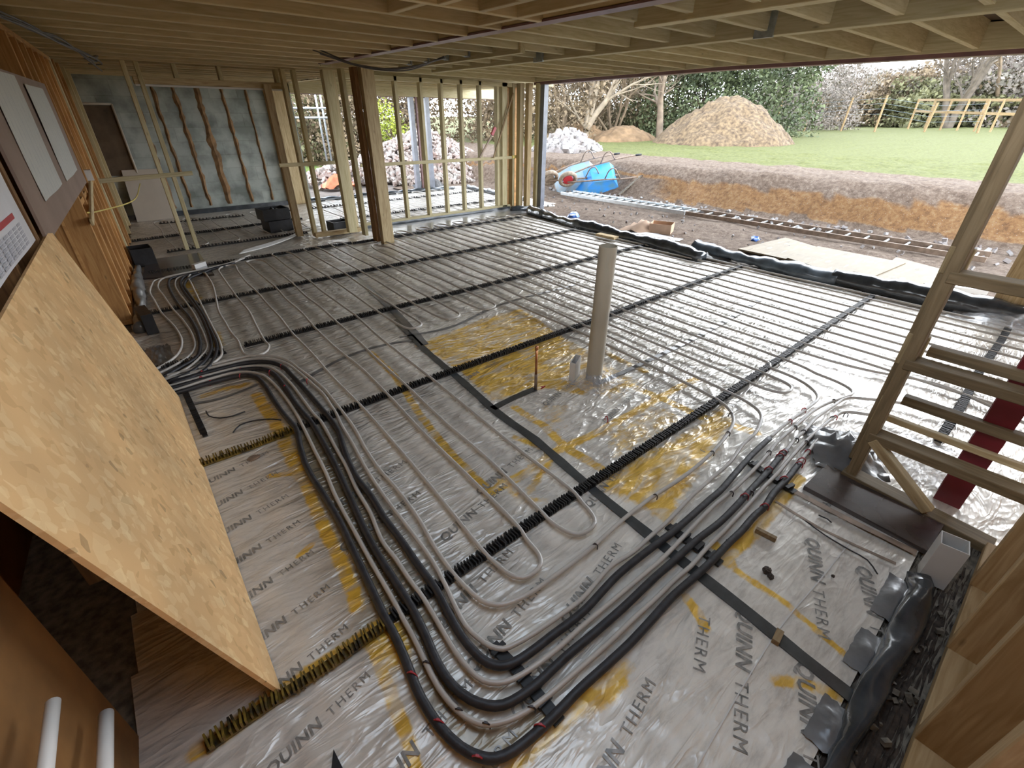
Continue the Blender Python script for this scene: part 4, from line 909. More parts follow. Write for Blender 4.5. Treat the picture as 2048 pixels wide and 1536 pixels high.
# centre posts
tag(beam('timber_post', (2.98, 6.30, .0), (2.98, 6.30, ZC), .165, .10, M['pine'], up=(0,1,0)), 'big squared timber post in the middle of the room under the steel beam', 'post')
tag(beam('timber_post', (2.865, 6.40, .03), (2.865, 6.40, ZC), .05, .14, M['shade_wood'], up=(0,1,0)), 'narrow shade-toned timber fixed to the left side of the big middle post', 'post')  # shadow beside the post is put into this timber's colour
for (x, y, w_, d_, lab) in ((2.84,6.72,.05,.12,'narrow stud standing behind the big middle post, nearest of the row'),(2.78,7.05,.13,.10,'broad stud behind the big middle post, second of the row')):
    tag(beam('timber_post', (x, y, .06), (x, y, ZC), w_, d_, M['treated'], up=(0,1,0)), lab, 'post')
dw = empty('door_frame', (2.6, 7.3, 0), 'open timber door-width frame left of the big middle post', 'frame')
for (x, y, w_, mt) in ((2.30,7.30,.05,'treated'),(2.47,7.38,.05,'treated'),(2.95,7.30,.06,'joist'),(2.12,7.45,.09,'pine')): beam('stud', (x, y, .02), (x, y, ZC if x != 2.12 else 1.93), w_, .09, M[mt], dw, up=(0,1,0))
beam('sill', (2.27, 7.22, .05), (3.02, 7.20, .05), .09, .06, M['pine'], dw); beam('rail', (2.0, 7.25, 1.0), (2.95, 7.25, 1.0), .03, .045, M['treated'], dw)
# header of the wide doorway to the far-left room and thin frame
hd = empty('header_frame', (1.5, 7.5, 1.9), 'long timber header with short cripple studs over the far-left room', 'frame')
beam('header', (.72, 7.5, 1.92), (2.35, 7.5, 1.92), .09, .07, M['pine'], hd)
for x in (1.15, 1.62, 2.28): beam('cripple_stud', (x, 7.5, 1.955), (x, 7.5, ZC), .045, .09, M['treated'], hd, up=(0,1,0))
beam('header_strip', (.72, 7.455, 1.875), (2.35, 7.455, 1.875), .03, .02, M['white'], hd)
tf = empty('thin_stud_frame', (.7, 7.47, 0), 'pair of thin upright studs with a cross rail standing on the dark brown board', 'frame')
for x in (.67, .79): beam('stud', (x, 7.46, .04), (x, 7.46, ZC), .045, .05, M['treated'], tf, up=(0,1,0))
beam('rail', (.05, 7.44, .92), (1.0, 7.44, .95), .03, .05, M['treated'], tf)
db = MB(); q = [P(292,520,.02), P(398,505,.02), P(428,548,.02), P(285,556,.02)]; db.add([*q, *[v-Vector((0,0,.018)) for v in q]], [(0,1,2,3),(7,6,5,4),(0,4,5,1),(1,5,6,2),(2,6,7,3),(3,7,4,0)])
tag(db.build('brown_sheet', M['darkboard']), 'wet dark brown board lying flat below the thin stud frame', 'board')
m = MB().box(P(398,530,.045), (.16,.05,.05), .6); tag(m.build('white_offcut', M['white']), 'small white offcut lying on the dark brown board', 'offcut')
# far wall
def blockwall():
    m, nt, b = newmat('old_block_wall')
    br = N(nt, 'ShaderNodeTexBrick', Scale=1.0); nt.links.new(coords(nt, (1,1,1), (math.radians(90),0,0)), br.inputs['Vector'])
    br.inputs['Color1'].default_value = (.38,.42,.375,1); br.inputs['Color2'].default_value = (.20,.225,.205,1); br.inputs['Mortar'].default_value = (.2,.21,.18,1)
    br.inputs['Brick Width'].default_value = .45; br.inputs['Row Height'].default_value = .22; br.inputs['Mortar Size'].default_value = .006
    n = N(nt, 'ShaderNodeTexNoise', Scale=3.0, Detail=6.0); nt.links.new(coords(nt), n.inputs['Vector'])
    r = ramp(nt, n.outputs[0], [(.38, (.15,.165,.145)), (.6, (.54,.57,.52))]); c = mixc(nt, .55, br.outputs[0], r.outputs[0])
    nt.links.new(c, b.inputs['Base Color']); b.inputs['Roughness'].default_value = .85; bump(nt, b, n.outputs[0], .3, .01); return m
M['block'] = blockwall(); M['glue'] = plain('brown_adhesive', (.22,.125,.055), .85, var=.4, scale=8, bmp=.5)
fw = MB().box((1.35, 10.60, 1.0), (4.1, .1, 2.3)).build('wall_far', M['block']); tag(fw, kind='structure')
for x, w_ in ((.95,.05),(1.22,.05),(1.52,.07),(1.85,.11),(2.24,.06),(2.62,.04)):
    V = []; Fc = []; n = 26
    for i in range(n+1):
        z = .12+1.85*i/n; ww_ = w_*(.6+.8*random.random())/2; c = x+.007*math.sin(i*.9+x*9)+.012*(random.random()-.5)+.03*(1-z/2)
        V += [(c-ww_, 10.548, z), (c+ww_, 10.548, z), (c, 10.53-.012*random.random(), z)]
        if i: k = 3*i; Fc += [(k-3, k-1, k+2, k), (k-1, k-2, k+1, k+2)]
    mesh('adhesive_strip', V, Fc, M['glue'], fw)
beam('jamb_timber', (3.10, 10.50, 0), (3.10, 10.50, 2.0), .34, .05, M['pine'], fw, up=(0,1,0))
MB().box((1.3,10.53,.03), (3.7,.05,.10)).build('dark_base_strip', M['dpm'], fw)
pbd = MB(); pbd.add([(.36,10.3,0),(.93,10.3,0),(.98,10.50,.78),(.42,10.50,.78),(.36,10.32,0),(.93,10.32,0),(.98,10.52,.78),(.42,10.52,.78)],[(0,1,2,3),(7,6,5,4),(0,4,5,1),(1,5,6,2),(2,6,7,3),(3,7,4,0)])
tag(pbd.build('plasterboard_sheet', M['plaster']), 'pale plasterboard sheet leaning on the far wall behind the thin frame', 'board')
sp = MB().bar((.18,10.2,0),(.1,10.45,1.2),.06,.10); tag(sp.build('black_board', M['tub']), 'black strip leaning beside the pale plasterboard sheet', 'strip')
hp = MB()
for x in (.10, .62): hp.tube([(x,10.5,.0),(x,10.5,1.72)], .016, 8)
hp.tube([(.10,10.5,1.72),(.62,10.5,1.72)], .016, 8); lin_ = hp.build('window_frame_lining', M['plaster'], smooth=True); tag(lin_, 'pale green window lining on the dark left end of the far wall', 'lining')
MB_ = MB().box((.36,10.53,1.2), (.5,.02,1.0)); MB_.build('dark_panel', M['mdf'], lin_)
# black crates
cr1 = empty('crate', (2.02, 8.15, 0), 'pair-handled black plastic crate of tools on the floor in front of the far wall', 'crate')
recttube('lower_tray', Vector((2.02,8.15,0)), .36, .30, 0, .17, .012, M['tub'], cr1, .12); MB().box((2.02,8.15,.012), (.34,.28,.02), .12).build('tray_base', M['tub'], cr1)
recttube('upper_tray', Vector((2.00,8.16,0)), .40, .32, .18, .34, .012, M['tub'], cr1, .08); crumple('contents', (2.0,8.16,.24), .18, .14, .08, M['tub'], cr1, seed=31, n=12, peak=.5)
hnd = MB(); hnd.tube(spline([(2.2,8.05,.15),(2.26,8.0,.2),(2.25,8.0,.28),(2.2,8.05,.3)], .05), .012, 6); hnd.build('handle', M['tub'], cr1, True)
cr2 = empty('crate', (2.78, 7.55, 0), 'black box on the floor seen between the posts left of the big middle post', 'crate'); recttube('tray', Vector((2.78,7.55,0)), .30, .24, 0, .15, .012, M['tub'], cr2, .1); MB().box((2.78,7.55,.01), (.28,.22,.02), .1).build('tray_base', M['tub'], cr2)
# posts and upstand of the far room's opening
fo = empty('opening_post', (6.1, 10.62, 0), 'post wrapped in grey membrane with battens in the far window opening', 'post')
MB().box((6.02,10.66,1.0), (.10,.10,1.95)).build('wrapped_side', M['wrap'], fo); MB().box((6.42,10.66,1.0), (.10,.10,1.95)).build('wrapped_side', M['wrap'], fo)
beam('batten', (6.2, 10.58, .02), (6.2, 10.58, 1.95), .09, .05, M['pine'], fo, up=(0,1,0)); beam('steel_web', (6.12, 10.6, .02), (6.12, 10.6, 1.95), .04, .05, M['steel'], fo, up=(0,1,0))
roll('membrane_roll', [(3.2,10.55,0),(4.2,10.6,0),(5.2,10.55,0),(6.0,10.5,.0),(6.9,10.4,0)], .06, .05, M['dpm'], 'black membrane roll along the far window opening', 8)
roll('membrane_roll', [(7.25,10.3,0),(7.2,9.4,0),(7.1,8.6,0),(7.0,7.8,0)], .06, .06, M['dpm'], 'black membrane roll along the outer edge of the bright far room', 9)

# ------------------------------------------------------------------ doorway edge
rl = [P(u, v) for u, v in ((1062,428),(1100,440),(1150,455),(1205,468),(1250,480),(1300,493),(1345,505),(1400,524),(1450,530),(1520,541),(1600,560),(1700,578))]
roll('membrane_roll', [Vector((p.x+.02, p.y, .0)) for p in rl[:8]], .10, .085, M['dpm'], 'black membrane rolled up along the edge of the wide opening, far half', 1, lump=.35)
M['dpm_skylit'] = plain('skylit_tint_membrane', (.10,.13,.16), .35, var=.5, scale=6, bmp=.5, coat=.5)  # black membrane with the blue of the sky light mixed into its colour
roll('membrane_roll', [Vector((6.02,3.2,.02)),Vector((5.96,2.6,.02)),Vector((5.95,2.1,.01)),Vector((5.96,1.7,0)),Vector((5.98,1.45,0))], .11, .08, M['dpm_skylit'], 'black membrane roll tinted sky-lit blue beside the pale boards outside', 2, lump=.4)
roll('membrane_roll', [Vector((5.99,1.5,0)),Vector((5.98,1.1,0)),Vector((6.0,.7,0)),Vector((6.02,.3,0)),Vector((6.04,-.1,0)),Vector((6.05,-.8,0))], .12, .11, M['dpm'], 'thick black membrane roll running behind the right-hand frame', 4, lump=.2)
tag(crumple('membrane_flap', (5.88,3.05,.01), .16, .38, .06, M['greyfilm'], seed=41, n=14, peak=.3, rot=.15), 'grey shiny flap where the two black membrane rolls meet', 'membrane')
tag(crumple('clear_sheet', (5.9,.0,.01), .25, .4, .08, M['film'], seed=43, n=14, peak=.3), 'clear plastic sheet bunched over the membrane roll behind the right-hand frame', 'plastic sheet')
p = P(1215, 478); m = MB(); m.box((p.x-.02, p.y, .045), (.12, .34, .035), .05); tag(m.build('insulation_offcut', M['foam']), 'yellowish rough offcut lying at the opening edge behind the waste pipe', 'offcut')
sub = MB().box((5.98, 3.3, -.06), (.16, 8.2, .12)); edge = sub.build('trim_1', M['concrete']); tag(edge, kind='structure')
# jamb timber at right of opening
jb = empty('jamb_post', (6.12,.05,0), 'pale squared timber jamb beyond the right-hand frame', 'post')
beam('timber', (6.12, .10, .03), (6.12, .10, ZC), .12, .22, M['pine'], jb, up=(0,1,0)); beam('side_timber', (6.14, -.10, .0), (6.14, -.10, ZC), .10, .14, M['orange'], jb, up=(0,1,0))
m = MB().box((6.7, .55, .03), (.05, .55, .05), .5); tag(m.build('white_trim_piece', M['white']), 'white plastic trim piece on the ground beside the pale jamb', 'trim piece')

# ------------------------------------------------------------------ outside ground
def ground_z(x, y):
    xb = 9.25+.30*np.sin(y*.55)*.6+np.where(y < 3, (3-y)*.12, 0)+np.where(y > 8, (y-8)*-.35, 0)
    xb = np.where(y > 12, 9.25-1.4, xb)
    w = .85+.25*vnoise(y*.9+20, y*0+3, 5)
    t = np.clip((x-xb)/w, 0, 1); t = t*t*(3-2*t)
    side = np.clip((13.2-y)/1.5, 0, 1)*.0+1
    top = .66+.010*(x-10)+.08*np.sin(y*.3)*np.clip((x-14)/20, 0, 1)
    z = -.03+t*(top+.03)
    return z*side
gx = np.concatenate([np.arange(5.9, 16, .11), np.arange(16, 120, 1.6)]); gy = np.concatenate([np.arange(-40, -8, 2.), np.arange(-8, 16, .16), np.arange(16, 110, 2.)])
GX2, GY2 = np.meshgrid(gx, gy); Z2 = ground_z(GX2, GY2)
slope = np.clip((Z2+.03)/.7, 0, 1)*(1-np.clip((Z2+.03)/.7, 0, 1))*4
Z2 += (vnoise(GX2*3, GY2*3, 8)-.5)*.06+(vnoise(GX2*8, GY2*8, 9)-.5)*.035+slope*(vnoise(GX2*5, GY2*2.2, 10)-.5)*.16
Z2 = np.where(GX2 < 6.3, np.minimum(Z2, -.03), Z2)
def ground_mat():
    m, nt, b = newmat('outside_ground'); co = coords(nt)
    ge = nt.nodes.new('ShaderNodeAttribute'); ge.attribute_name = 'zone'
    n1 = N(nt, 'ShaderNodeTexNoise', Scale=1.4, Detail=8.0, Roughness=.7); nt.links.new(co, n1.inputs['Vector'])
    n2 = N(nt, 'ShaderNodeTexNoise', Scale=12.0, Detail=8.0, Roughness=.75); nt.links.new(co, n2.inputs['Vector'])
    mud = ramp(nt, n2.outputs[0], [(.35, (.11,.065,.038)), (.55, (.26,.18,.125)), (.72, (.42,.33,.25))])
    clay = ramp(nt, n2.outputs[0], [(.33, (.15,.065,.02)), (.52, (.34,.17,.06)), (.72, (.42,.29,.15))])
    grass = ramp(nt, n2.outputs[0], [(.33, (.095,.105,.018)), (.55, (.19,.20,.045)), (.75, (.28,.26,.10))])
    zz = mth(nt, 'ADD', ge.outputs['Fac'], mth(nt, 'MULTIPLY', mth(nt, 'SUBTRACT', n1.outputs[0], .5), .9))
    k1 = ramp(nt, zz, [(.42, (0,0,0)), (.58, (1,1,1))]); k2 = ramp(nt, zz, [(1.40/2, (0,0,0)), (1.60/2, (1,1,1))])
    sc = mth(nt, 'MULTIPLY', zz, .5)
    k1 = ramp(nt, sc, [(.20, (0,0,0)), (.30, (1,1,1))]); k2 = ramp(nt, sc, [(.44, (0,0,0)), (.56, (1,1,1))]); k3 = ramp(nt, sc, [(.80, (0,0,0)), (.92, (1,1,1))])
    c = mixc(nt, k1.outputs[0], mud.outputs[0], clay.outputs[0]); c = mixc(nt, k2.outputs[0], c, mud.outputs[0]); c = mixc(nt, k3.outputs[0], c, grass.outputs[0])
    v = N(nt, 'ShaderNodeTexVoronoi', Scale=22.0); nt.links.new(co, v.inputs['Vector']); kk = ramp(nt, v.outputs['Distance'], [(.10, (1,1,1)), (.16, (0,0,0))])
    c = mixc(nt, mth(nt, 'MULTIPLY', mth(nt, 'MULTIPLY', kk.outputs[0], .5), mth(nt, 'SUBTRACT', 1.0, k3.outputs[0])), c, (.36,.32,.28))
    nt.links.new(c, b.inputs['Base Color']); b.inputs['Roughness'].default_value = .95; bump(nt, b, n2.outputs[0], .7, .05); return m
M['ground'] = ground_mat()
nxx, nyy = len(gx), len(gy); id2 = np.arange(nxx*nyy).reshape(nyy, nxx)
inb = ((GX2[:-1,:-1] < 7.35) & (GY2[:-1,:-1] > 7.35) & (GY2[:-1,:-1] < 10.75))
q4 = np.stack([id2[:-1,:-1][~inb], id2[:-1,1:][~inb], id2[1:,1:][~inb], id2[1:,:-1][~inb]], 1)
gr = mesh('ground', np.stack([GX2.ravel(), GY2.ravel(), Z2.ravel()], 1), q4.tolist(), M['ground'], smooth=True, origin=(0,0,0)); tag(gr, kind='structure')
# zone: 0 mud, 1 clay face, 1.4 dark topsoil, 2 grass
zc = np.where(Z2 < .03, 0.0, np.where(Z2 < .42, .8*np.clip((7.2-GY2)/1.5, .15, 1), 1.3))
zc = np.where((GX2 > 11.6+.5*vnoise(GX2, GY2*.5, 3)) & (Z2 > .5), 2.0, zc)
at = gr.data.attributes.new('zone', 'FLOAT', 'POINT'); at.data.foreach_set('value', zc.ravel().astype(np.float32))
# ground north of the building
gN = MB(); 
xs3 = np.arange(-6, 7.5, .5); ys3 = np.arange(10.8, 40, .7); A3, B3 = np.meshgrid(xs3, ys3); Z3 = -.04+(vnoise(A3*2, B3*2, 4)-.5)*.1
i3 = np.arange(A3.size).reshape(A3.shape); q3 = np.stack([i3[:-1,:-1].ravel(), i3[:-1,1:].ravel(), i3[1:,1:].ravel(), i3[1:,:-1].ravel()], 1)
M['yard'] = plain('yard_ground', (.24,.195,.165), .95, var=.3, scale=6, bmp=.5)
g3 = mesh('yard_ground', np.stack([A3.ravel(), B3.ravel(), Z3.ravel()], 1), q3.tolist(), M['yard'], smooth=True, origin=(0,0,0)); tag(g3, kind='structure')

def dim(names, k):
    for nm in names:
        for n_ in M[nm].node_tree.nodes:
            if n_.type == 'VALTORGB' and not all(e.color[0] in (0.0, 1.0) for e in n_.color_ramp.elements):
                for e in n_.color_ramp.elements: e.color = (e.color[0]*k, e.color[1]*k, e.color[2]*k, 1)
dim(['ground','osbpale','fence','wrap','yard'], .66)
# mounds
def mound(name, c, rx, ry, h, mat, lab, seed=0, sharp=1.0, rot=0):
    n = 60; V = []; Fc = []; xs_ = np.linspace(-1, 1, n); A, B = np.meshgrid(xs_, xs_); r = np.hypot(A, B)
    z = h*np.clip(1-r**1.5, 0, 1)**sharp+(vnoise(A*7+9, B*7+9, seed)-.5)*h*.16*(r < 1)+(vnoise(A*20+9, B*20+9, seed+1)-.5)*h*.07*(r < 1)-.05*(r > .98)
    cc, ss = math.cos(rot), math.sin(rot); X = c[0]+A*rx*cc-B*ry*ss; Y = c[1]+A*rx*ss+B*ry*cc
    ii = np.arange(n*n).reshape(n, n); q = np.stack([ii[:-1,:-1].ravel(), ii[:-1,1:].ravel(), ii[1:,1:].ravel(), ii[1:,:-1].ravel()], 1)
    rk = r.ravel()[q].min(1) < 1.0
    return tag(mesh(name, np.stack([X.ravel(), Y.ravel(), (z+c[2]).ravel()], 1), q[rk].tolist(), mat, smooth=True), lab, 'mound')
M['soilheap'] = plain('soil_heap', (.34,.235,.13), .95, var=.25, scale=9.0, bmp=.9, c2=(.14,.09,.055), detail=9)
M['sand'] = plain('orange_clay', (.40,.25,.13), .95, var=.25, scale=3.5, bmp=.9, c2=(.26,.16,.08), detail=8)
mc = P(1447, 290, .72); 
mound('soil_mound', (mc.x+.9, mc.y+.6, .70), 2.75, 2.6, 1.62, M['soilheap'], 'big rounded mound of brown soil on the grass outside the opening', 3)
sc_ = P(1250, 284, .75); mound('clay_mound', (sc_.x+1.5, sc_.y+1.2, .68), 1.7, 1.2, .62, M['sand'], 'low orange clay heap beside the bare forked tree', 5, .8)
sc2 = P(1165, 282, .75); mound('clay_mound', (sc2.x+1.6, sc2.y+1.5, .68), 1.4, 1.2, .75, M['sand'], 'orange clay heap behind the trunk of the bare forked tree', 6, .9)
dim(['soilheap','sand'], .48)
# rubble heaps
def rubble(c, rx, ry, h, n, lab, seed, mat, smin=.05, smax=.16):
    r = random.Random(seed); m = MB()
    for k in range(n):
        a = r.random()*6.283; q = math.sqrt(r.random()); x = c[0]+rx*q*math.cos(a); y = c[1]+ry*q*math.sin(a)
        s = r.uniform(smin, smax); z = c[2]+h*(1-q**1.3)*(.75+.25*r.random())
        m.box((x, y, z), (s*1.5, s, s*.8), R=Euler((r.random()*6, r.random()*6, r.random()*6)).to_matrix())
    return tag(m.build('rubble_heap', mat), lab, 'rubble', kind='stuff')
M['rubW'] = plain('white_rubble', (.46,.44,.42), .9, var=.1, scale=2.5, c2=(.27,.22,.20), bmp=.3)
M['rubP'] = plain('pink_rubble', (.62,.57,.52), .9, var=.12, scale=6, c2=(.42,.29,.24), bmp=.3)
dim(['rubW','rubP'], .72); rb = P(1135, 305, .70); rubble((rb.x+.9, rb.y+.9, .62), 1.15, 1.0, .62, 500, 'heap of white broken plaster on the bank left of the bare forked tree', 1, M['rubW'], .07, .20)
rubble((7.9, 13.6, 0), 2.8, 2.2, 1.25, 5200, 'large heap of pinkish white rubble seen through the back studs', 2, M['rubP'], .035, .10)
rubble((5.6, 13.3, 0), 2.0, 1.0, .55, 500, 'low spread of pink rubble left of the big rubble heap', 3, M['rubP'], .04, .12)
cb = MB(); r_ = random.Random(5)
for k in range(260):
    y = r_.uniform(-1, 9.5); x = 9.0+r_.gauss(0, .22)+(.1*(3-y) if y < 3 else 0); s = r_.uniform(.015,.06); cb.box((x, y, .0+s*.3), (s*1.4, s, s*.8), R=Euler((r_.random()*6, r_.random()*6, r_.random()*6)).to_matrix())
for k in range(160):
    y = r_.uniform(0, 9.5); x = r_.uniform(6.4, 8.8); s = r_.uniform(.012,.035); cb.box((x, y, -.02+s*.3), (s*1.4, s, s*.8), R=Euler((r_.random()*6, r_.random()*6, r_.random()*6)).to_matrix())
tag(cb.build('loose_stones', M['rubW']), 'loose pale stones scattered along the foot of the cut bank', 'stones', kind='stuff')

# ladders lying on the ground
def ladder(a, b, w, n, lab, mat, z=.06):
    a = Vector((a[0], a[1], z)); b = Vector((b[0], b[1], z)); d = (b-a).normalized(); s = Vector((-d.y, d.x, 0))*w/2
    e = empty('ladder', a, lab, 'ladder')
    for q in (-1, 1): beam('side_rail', a+s*q, b+s*q, .03, .07, mat, e, bev=.004)
    L = (b-a).length
    for i in range(n):
        p = a+d*(L*(i+.5)/n); m = MB(); m.tube([p-s, p+s], .015, 8); m.build('rung', M['alu'], e, True)
    return e
ladder((8.42, 7.95), (8.45, 4.75), .42, 16, 'bright aluminium ladder lying on the ground, the far one by the wheelbarrows', M['alu'])
ladder((8.62, 5.15), (8.72, .55), .42, 18, 'dull brownish ladder lying on the ground, the near one overlapping the bright ladder', M['rust'], .03)
# boards on the ground
for (q, lab, z) in (([(6.62,2.9),(7.88,2.78),(7.62,2.24),(6.60,2.25)],'pale board on the ground outside, the farthest of three',.0),([(6.62,2.24),(7.62,2.23),(7.55,1.18),(6.22,1.28)],'pale board on the ground outside, the middle of three',.012),([(6.2,1.26),(7.85,1.35),(7.52,.6),(6.15,.5)],'pale board on the ground outside, the nearest of three',.0)):
    V = [(x, y, z+.012) for x, y in q]+[(x, y, z-.01) for x, y in q]; tag(mesh('board', V, [(0,3,2,1),(4,5,6,7),(0,1,5,4),(1,2,6,5),(2,3,7,6),(3,0,4,7)], M['osbpale']), lab, 'board')
def lump_at(name, c, r, mat):
    bm = bmesh.new(); bmesh.ops.create_icosphere(bm, subdivisions=2, radius=r)
    for vv in bm.verts: k = 1+.6*(random.random()-.5); vv.co = Vector((vv.co.x*k*1.2, vv.co.y*k, vv.co.z*k*.7))
    me = bpy.data.meshes.new(name); bm.to_mesh(me); bm.free(); me.materials.append(mat); o = bpy.data.objects.new(name, me); COL.objects.link(o); o.location = c; return o
# cardboard, blue bag, bottle
cd1 = empty('cardboard_box', (6.6,4.5,0), 'flattened torn cardboard box on the ground just outside the opening', 'box')
crumple('side_panel', (6.62,4.55,.0), .26, .22, .16, M['card'], cd1, seed=51, n=7, peak=.25); recttube('box_body', Vector((6.75,4.25,0)), .30, .34, 0, .14, .006, M['card'], cd1, .4)
tag(lump_at('blue_bag', (6.5,5.95,.02), .10, M['bluebag']), 'crumpled blue plastic bag on the ground near the wrapped corner post', 'bag')
tag(lump_at('plastic_scrap', (7.45,3.05,.0), .06, M['bluebag']), 'small crumpled bluish plastic scrap between the pale boards and the ladder', 'scrap')
tag(crumple('paper_scrap', (6.35,4.15,-.01), .22, .4, .04, M['paperplain'], seed=54, n=10, peak=.5), 'crumpled white paper beside the torn cardboard box', 'paper')

# wheelbarrows tipped up against the bank
def barrow(loc, rz, lab, tray_mat, hub_mat):
    e = bpy.data.objects.new('wheelbarrow', None); COL.objects.link(e); e.location = loc; e.rotation_euler = (0, 0, rz); tag(e, lab, 'wheelbarrow')
    T = Euler((math.radians(-140), math.radians(-14), 0)).to_matrix()*1.15     # tipped on its nose, handles up
    def put(m, name, mat, smooth=False, par=None):
        V = [T @ Vector(v) for v in m.V]; me = bpy.data.meshes.new(name); me.from_pydata([tuple(v) for v in V], [], m.F); me.update(); me.materials.append(mat)
        if smooth: me.polygons.foreach_set('use_smooth', [True]*len(me.polygons))
        o = bpy.data.objects.new(name, me); COL.objects.link(o); o.parent = par or e; return o
    # tray: x forward(-)/back(+), z up
    m = MB(); top = [(-.50,-.30,.30),(.42,-.33,.30),(.42,.33,.30),(-.50,.30,.30)]; bot = [(-.12,-.20,.02),(.30,-.24,.06),(.30,.24,.06),(-.12,.20,.02)]
    ti = [tuple(Vector(v)*.985) for v in top]; bi = [(x, y*.97, z+.006) for x, y, z in bot]
    m.add(top+bot, [(0,1,5,4),(1,2,6,5),(2,3,7,6),(3,0,4,7),(4,5,6,7)]); m.add(ti+bi, [(4,5,1,0),(5,6,2,1),(6,7,3,2),(7,4,0,3),(7,6,5,4)])
    tr = put(m, 'tray', tray_mat)
    m = MB(); m.tube([Vector(v)*1.0 for v in top+[top[0]]], .012, 8); put(m, 'tray_rim', M['rust'], True)
    m = MB()
    for s in (-1, 1): m.tube(spline([(-.62,s*.07,-.02),(-.35,s*.14,-.02),(.1,s*.22,.0),(.5,s*.27,.06),(.85,s*.28,.10)], .1), .015, 8)
    put(m, 'frame', M['rust'], True)
    for s in (-1, 1):
        m = MB(); m.tube([(.85,s*.28,.10),(.97,s*.28,.12)], .020, 8); put(m, 'grip', M['tub'], True)
        m = MB(); m.tube(spline([(.12,s*.21,.0),(.22,s*.22,-.22),(.30,s*.22,-.24),(.42,s*.26,.04)], .06), .012, 8); put(m, 'leg', M['rust'], True)
    m = MB(); ring = [(-.60+.155*math.cos(q), 0, -.02+.155*math.sin(q)) for q in np.linspace(0, 2*math.pi, 29)]; m.tube(ring, .042, 10, False); wh = put(m, 'wheel', M['tyre'], True)
    m = MB(); m.tube([(-.60,-.03,-.02),(-.60,.03,-.02)], .10, 20); put(m, 'hub', hub_mat, False, wh)
    return e
barrow((9.15, 7.72, .46), math.radians(-42), 'bright blue wheelbarrow with a red wheel hub, tipped against the bank', M['blue'], M['redhub'])
barrow((9.0, 8.2, .46), math.radians(-38), 'faded greyish blue wheelbarrow behind the bright one, tipped against the bank', M['blueworn'], M['tyre'])
tag(beam('scrap_timber', (9.25,7.1,.02), (9.75,6.9,.42), .05, .03, M['concrete']), 'weathered grey plank leaning on the bank behind the blue wheelbarrow', 'plank')

# ------------------------------------------------------------------ fence
def gz(x, y): return float(ground_z(np.array([float(x)]), np.array([float(y)]))[0])
def at_dist(u, v, dist):
    d = ray(u, v); h = math.hypot(d.x, d.y); return Vector((d.x/h*dist, d.y/h*dist, CAM_H+d.z/h*dist))
fn = empty('wire_fence', (24, 8, .8), 'row of pale wooden fence posts with wires across the field', 'fence')
fp = []
for (u, vt, vb, dist) in ((1563,200,246,38),(1625,203,250,39),(1703,195,250,38),(1775,190,252,36),(1872,205,255,36),(1985,200,262,35)):
    t = at_dist(u, vt, dist); g = gz(t.x, t.y); m = MB(); lean = Vector((random.uniform(-.08,.08), random.uniform(-.1,.1), 0)); m.tube([(t.x, t.y, g-.1), (t.x+lean.x, t.y+lean.y, t.z)], .055, 7); m.build('fence_post', M['fence'], fn); fp.append(Vector((t.x, t.y, t.z)))
fpo = sorted(fp, key=lambda p: -p.y); wr = MB()
for a2, b2 in zip(fpo[:-1], fpo[1:]):
    for dz in (.15, .4, .65, .9): wr.tube([a2-Vector((0,0,dz)), b2-Vector((0,0,dz))], .006, 4)
wr.build('fence_wire', M['galv'], fn)
pf = empty('paddock_fence', (33, 9, .8), 'pale post and rail paddock fence on the rise at the right', 'fence')
pp = [at_dist(u, 200, dd) for u, dd in ((1838,44),(1872,42),(1905,41),(1940,40),(1976,39),(2010,38),(2060,37))]
for p in pp: beam('fence_post', (p.x, p.y, gz(p.x, p.y)-.1), (p.x, p.y, p.z+.05), .11, .09, M['fence'], pf, up=(0,1,0))
for a2, b2 in zip(pp[:-1], pp[1:]):
    for dz in (.0, .62): beam('fence_rail', a2-Vector((0,0,dz)), b2-Vector((0,0,dz)), .04, .13, M['fence'], pf)

# ------------------------------------------------------------------ trees and bushes
def tw(name, c): return plain(name, c, .9, var=.3, scale=4, bmp=.2)
M['bark'] = tw('bark', (.24,.18,.125)); M['barkd'] = tw('dark_bark', (.15,.12,.09)); M['twig'] = tw('twigs', (.24,.175,.11)); M['twigp'] = tw('pinkish_twigs', (.27,.20,.16))
M['leaf'] = plain('evergreen_leaves', (.125,.15,.065), .7, var=.3, scale=1.2, bmp=0, c2=(.05,.07,.03), detail=8); M['leafy'] = plain('olive_leaves', (.20,.195,.09), .75, var=.3, scale=1.3, bmp=0, c2=(.10,.10,.045), detail=8)
M['brown'] = plain('dry_leaves', (.27,.20,.12), .85, var=.3, scale=1.2, bmp=0, c2=(.14,.10,.06), detail=8); M['haze'] = plain('haze_paled_twigs', (.34,.28,.245), .9, var=.2, scale=.5, bmp=0, c2=(.22,.205,.165), detail=8)  # distant twigs are paled so that their colour carries the haze
M['lime'] = plain('yellow_green_leaves', (.36,.40,.04), .7, var=.2, scale=3, bmp=0, c2=(.22,.28,.03))
dim(['bark','barkd','twig','twigp','leaf','leafy','brown','haze','lime'], .72)
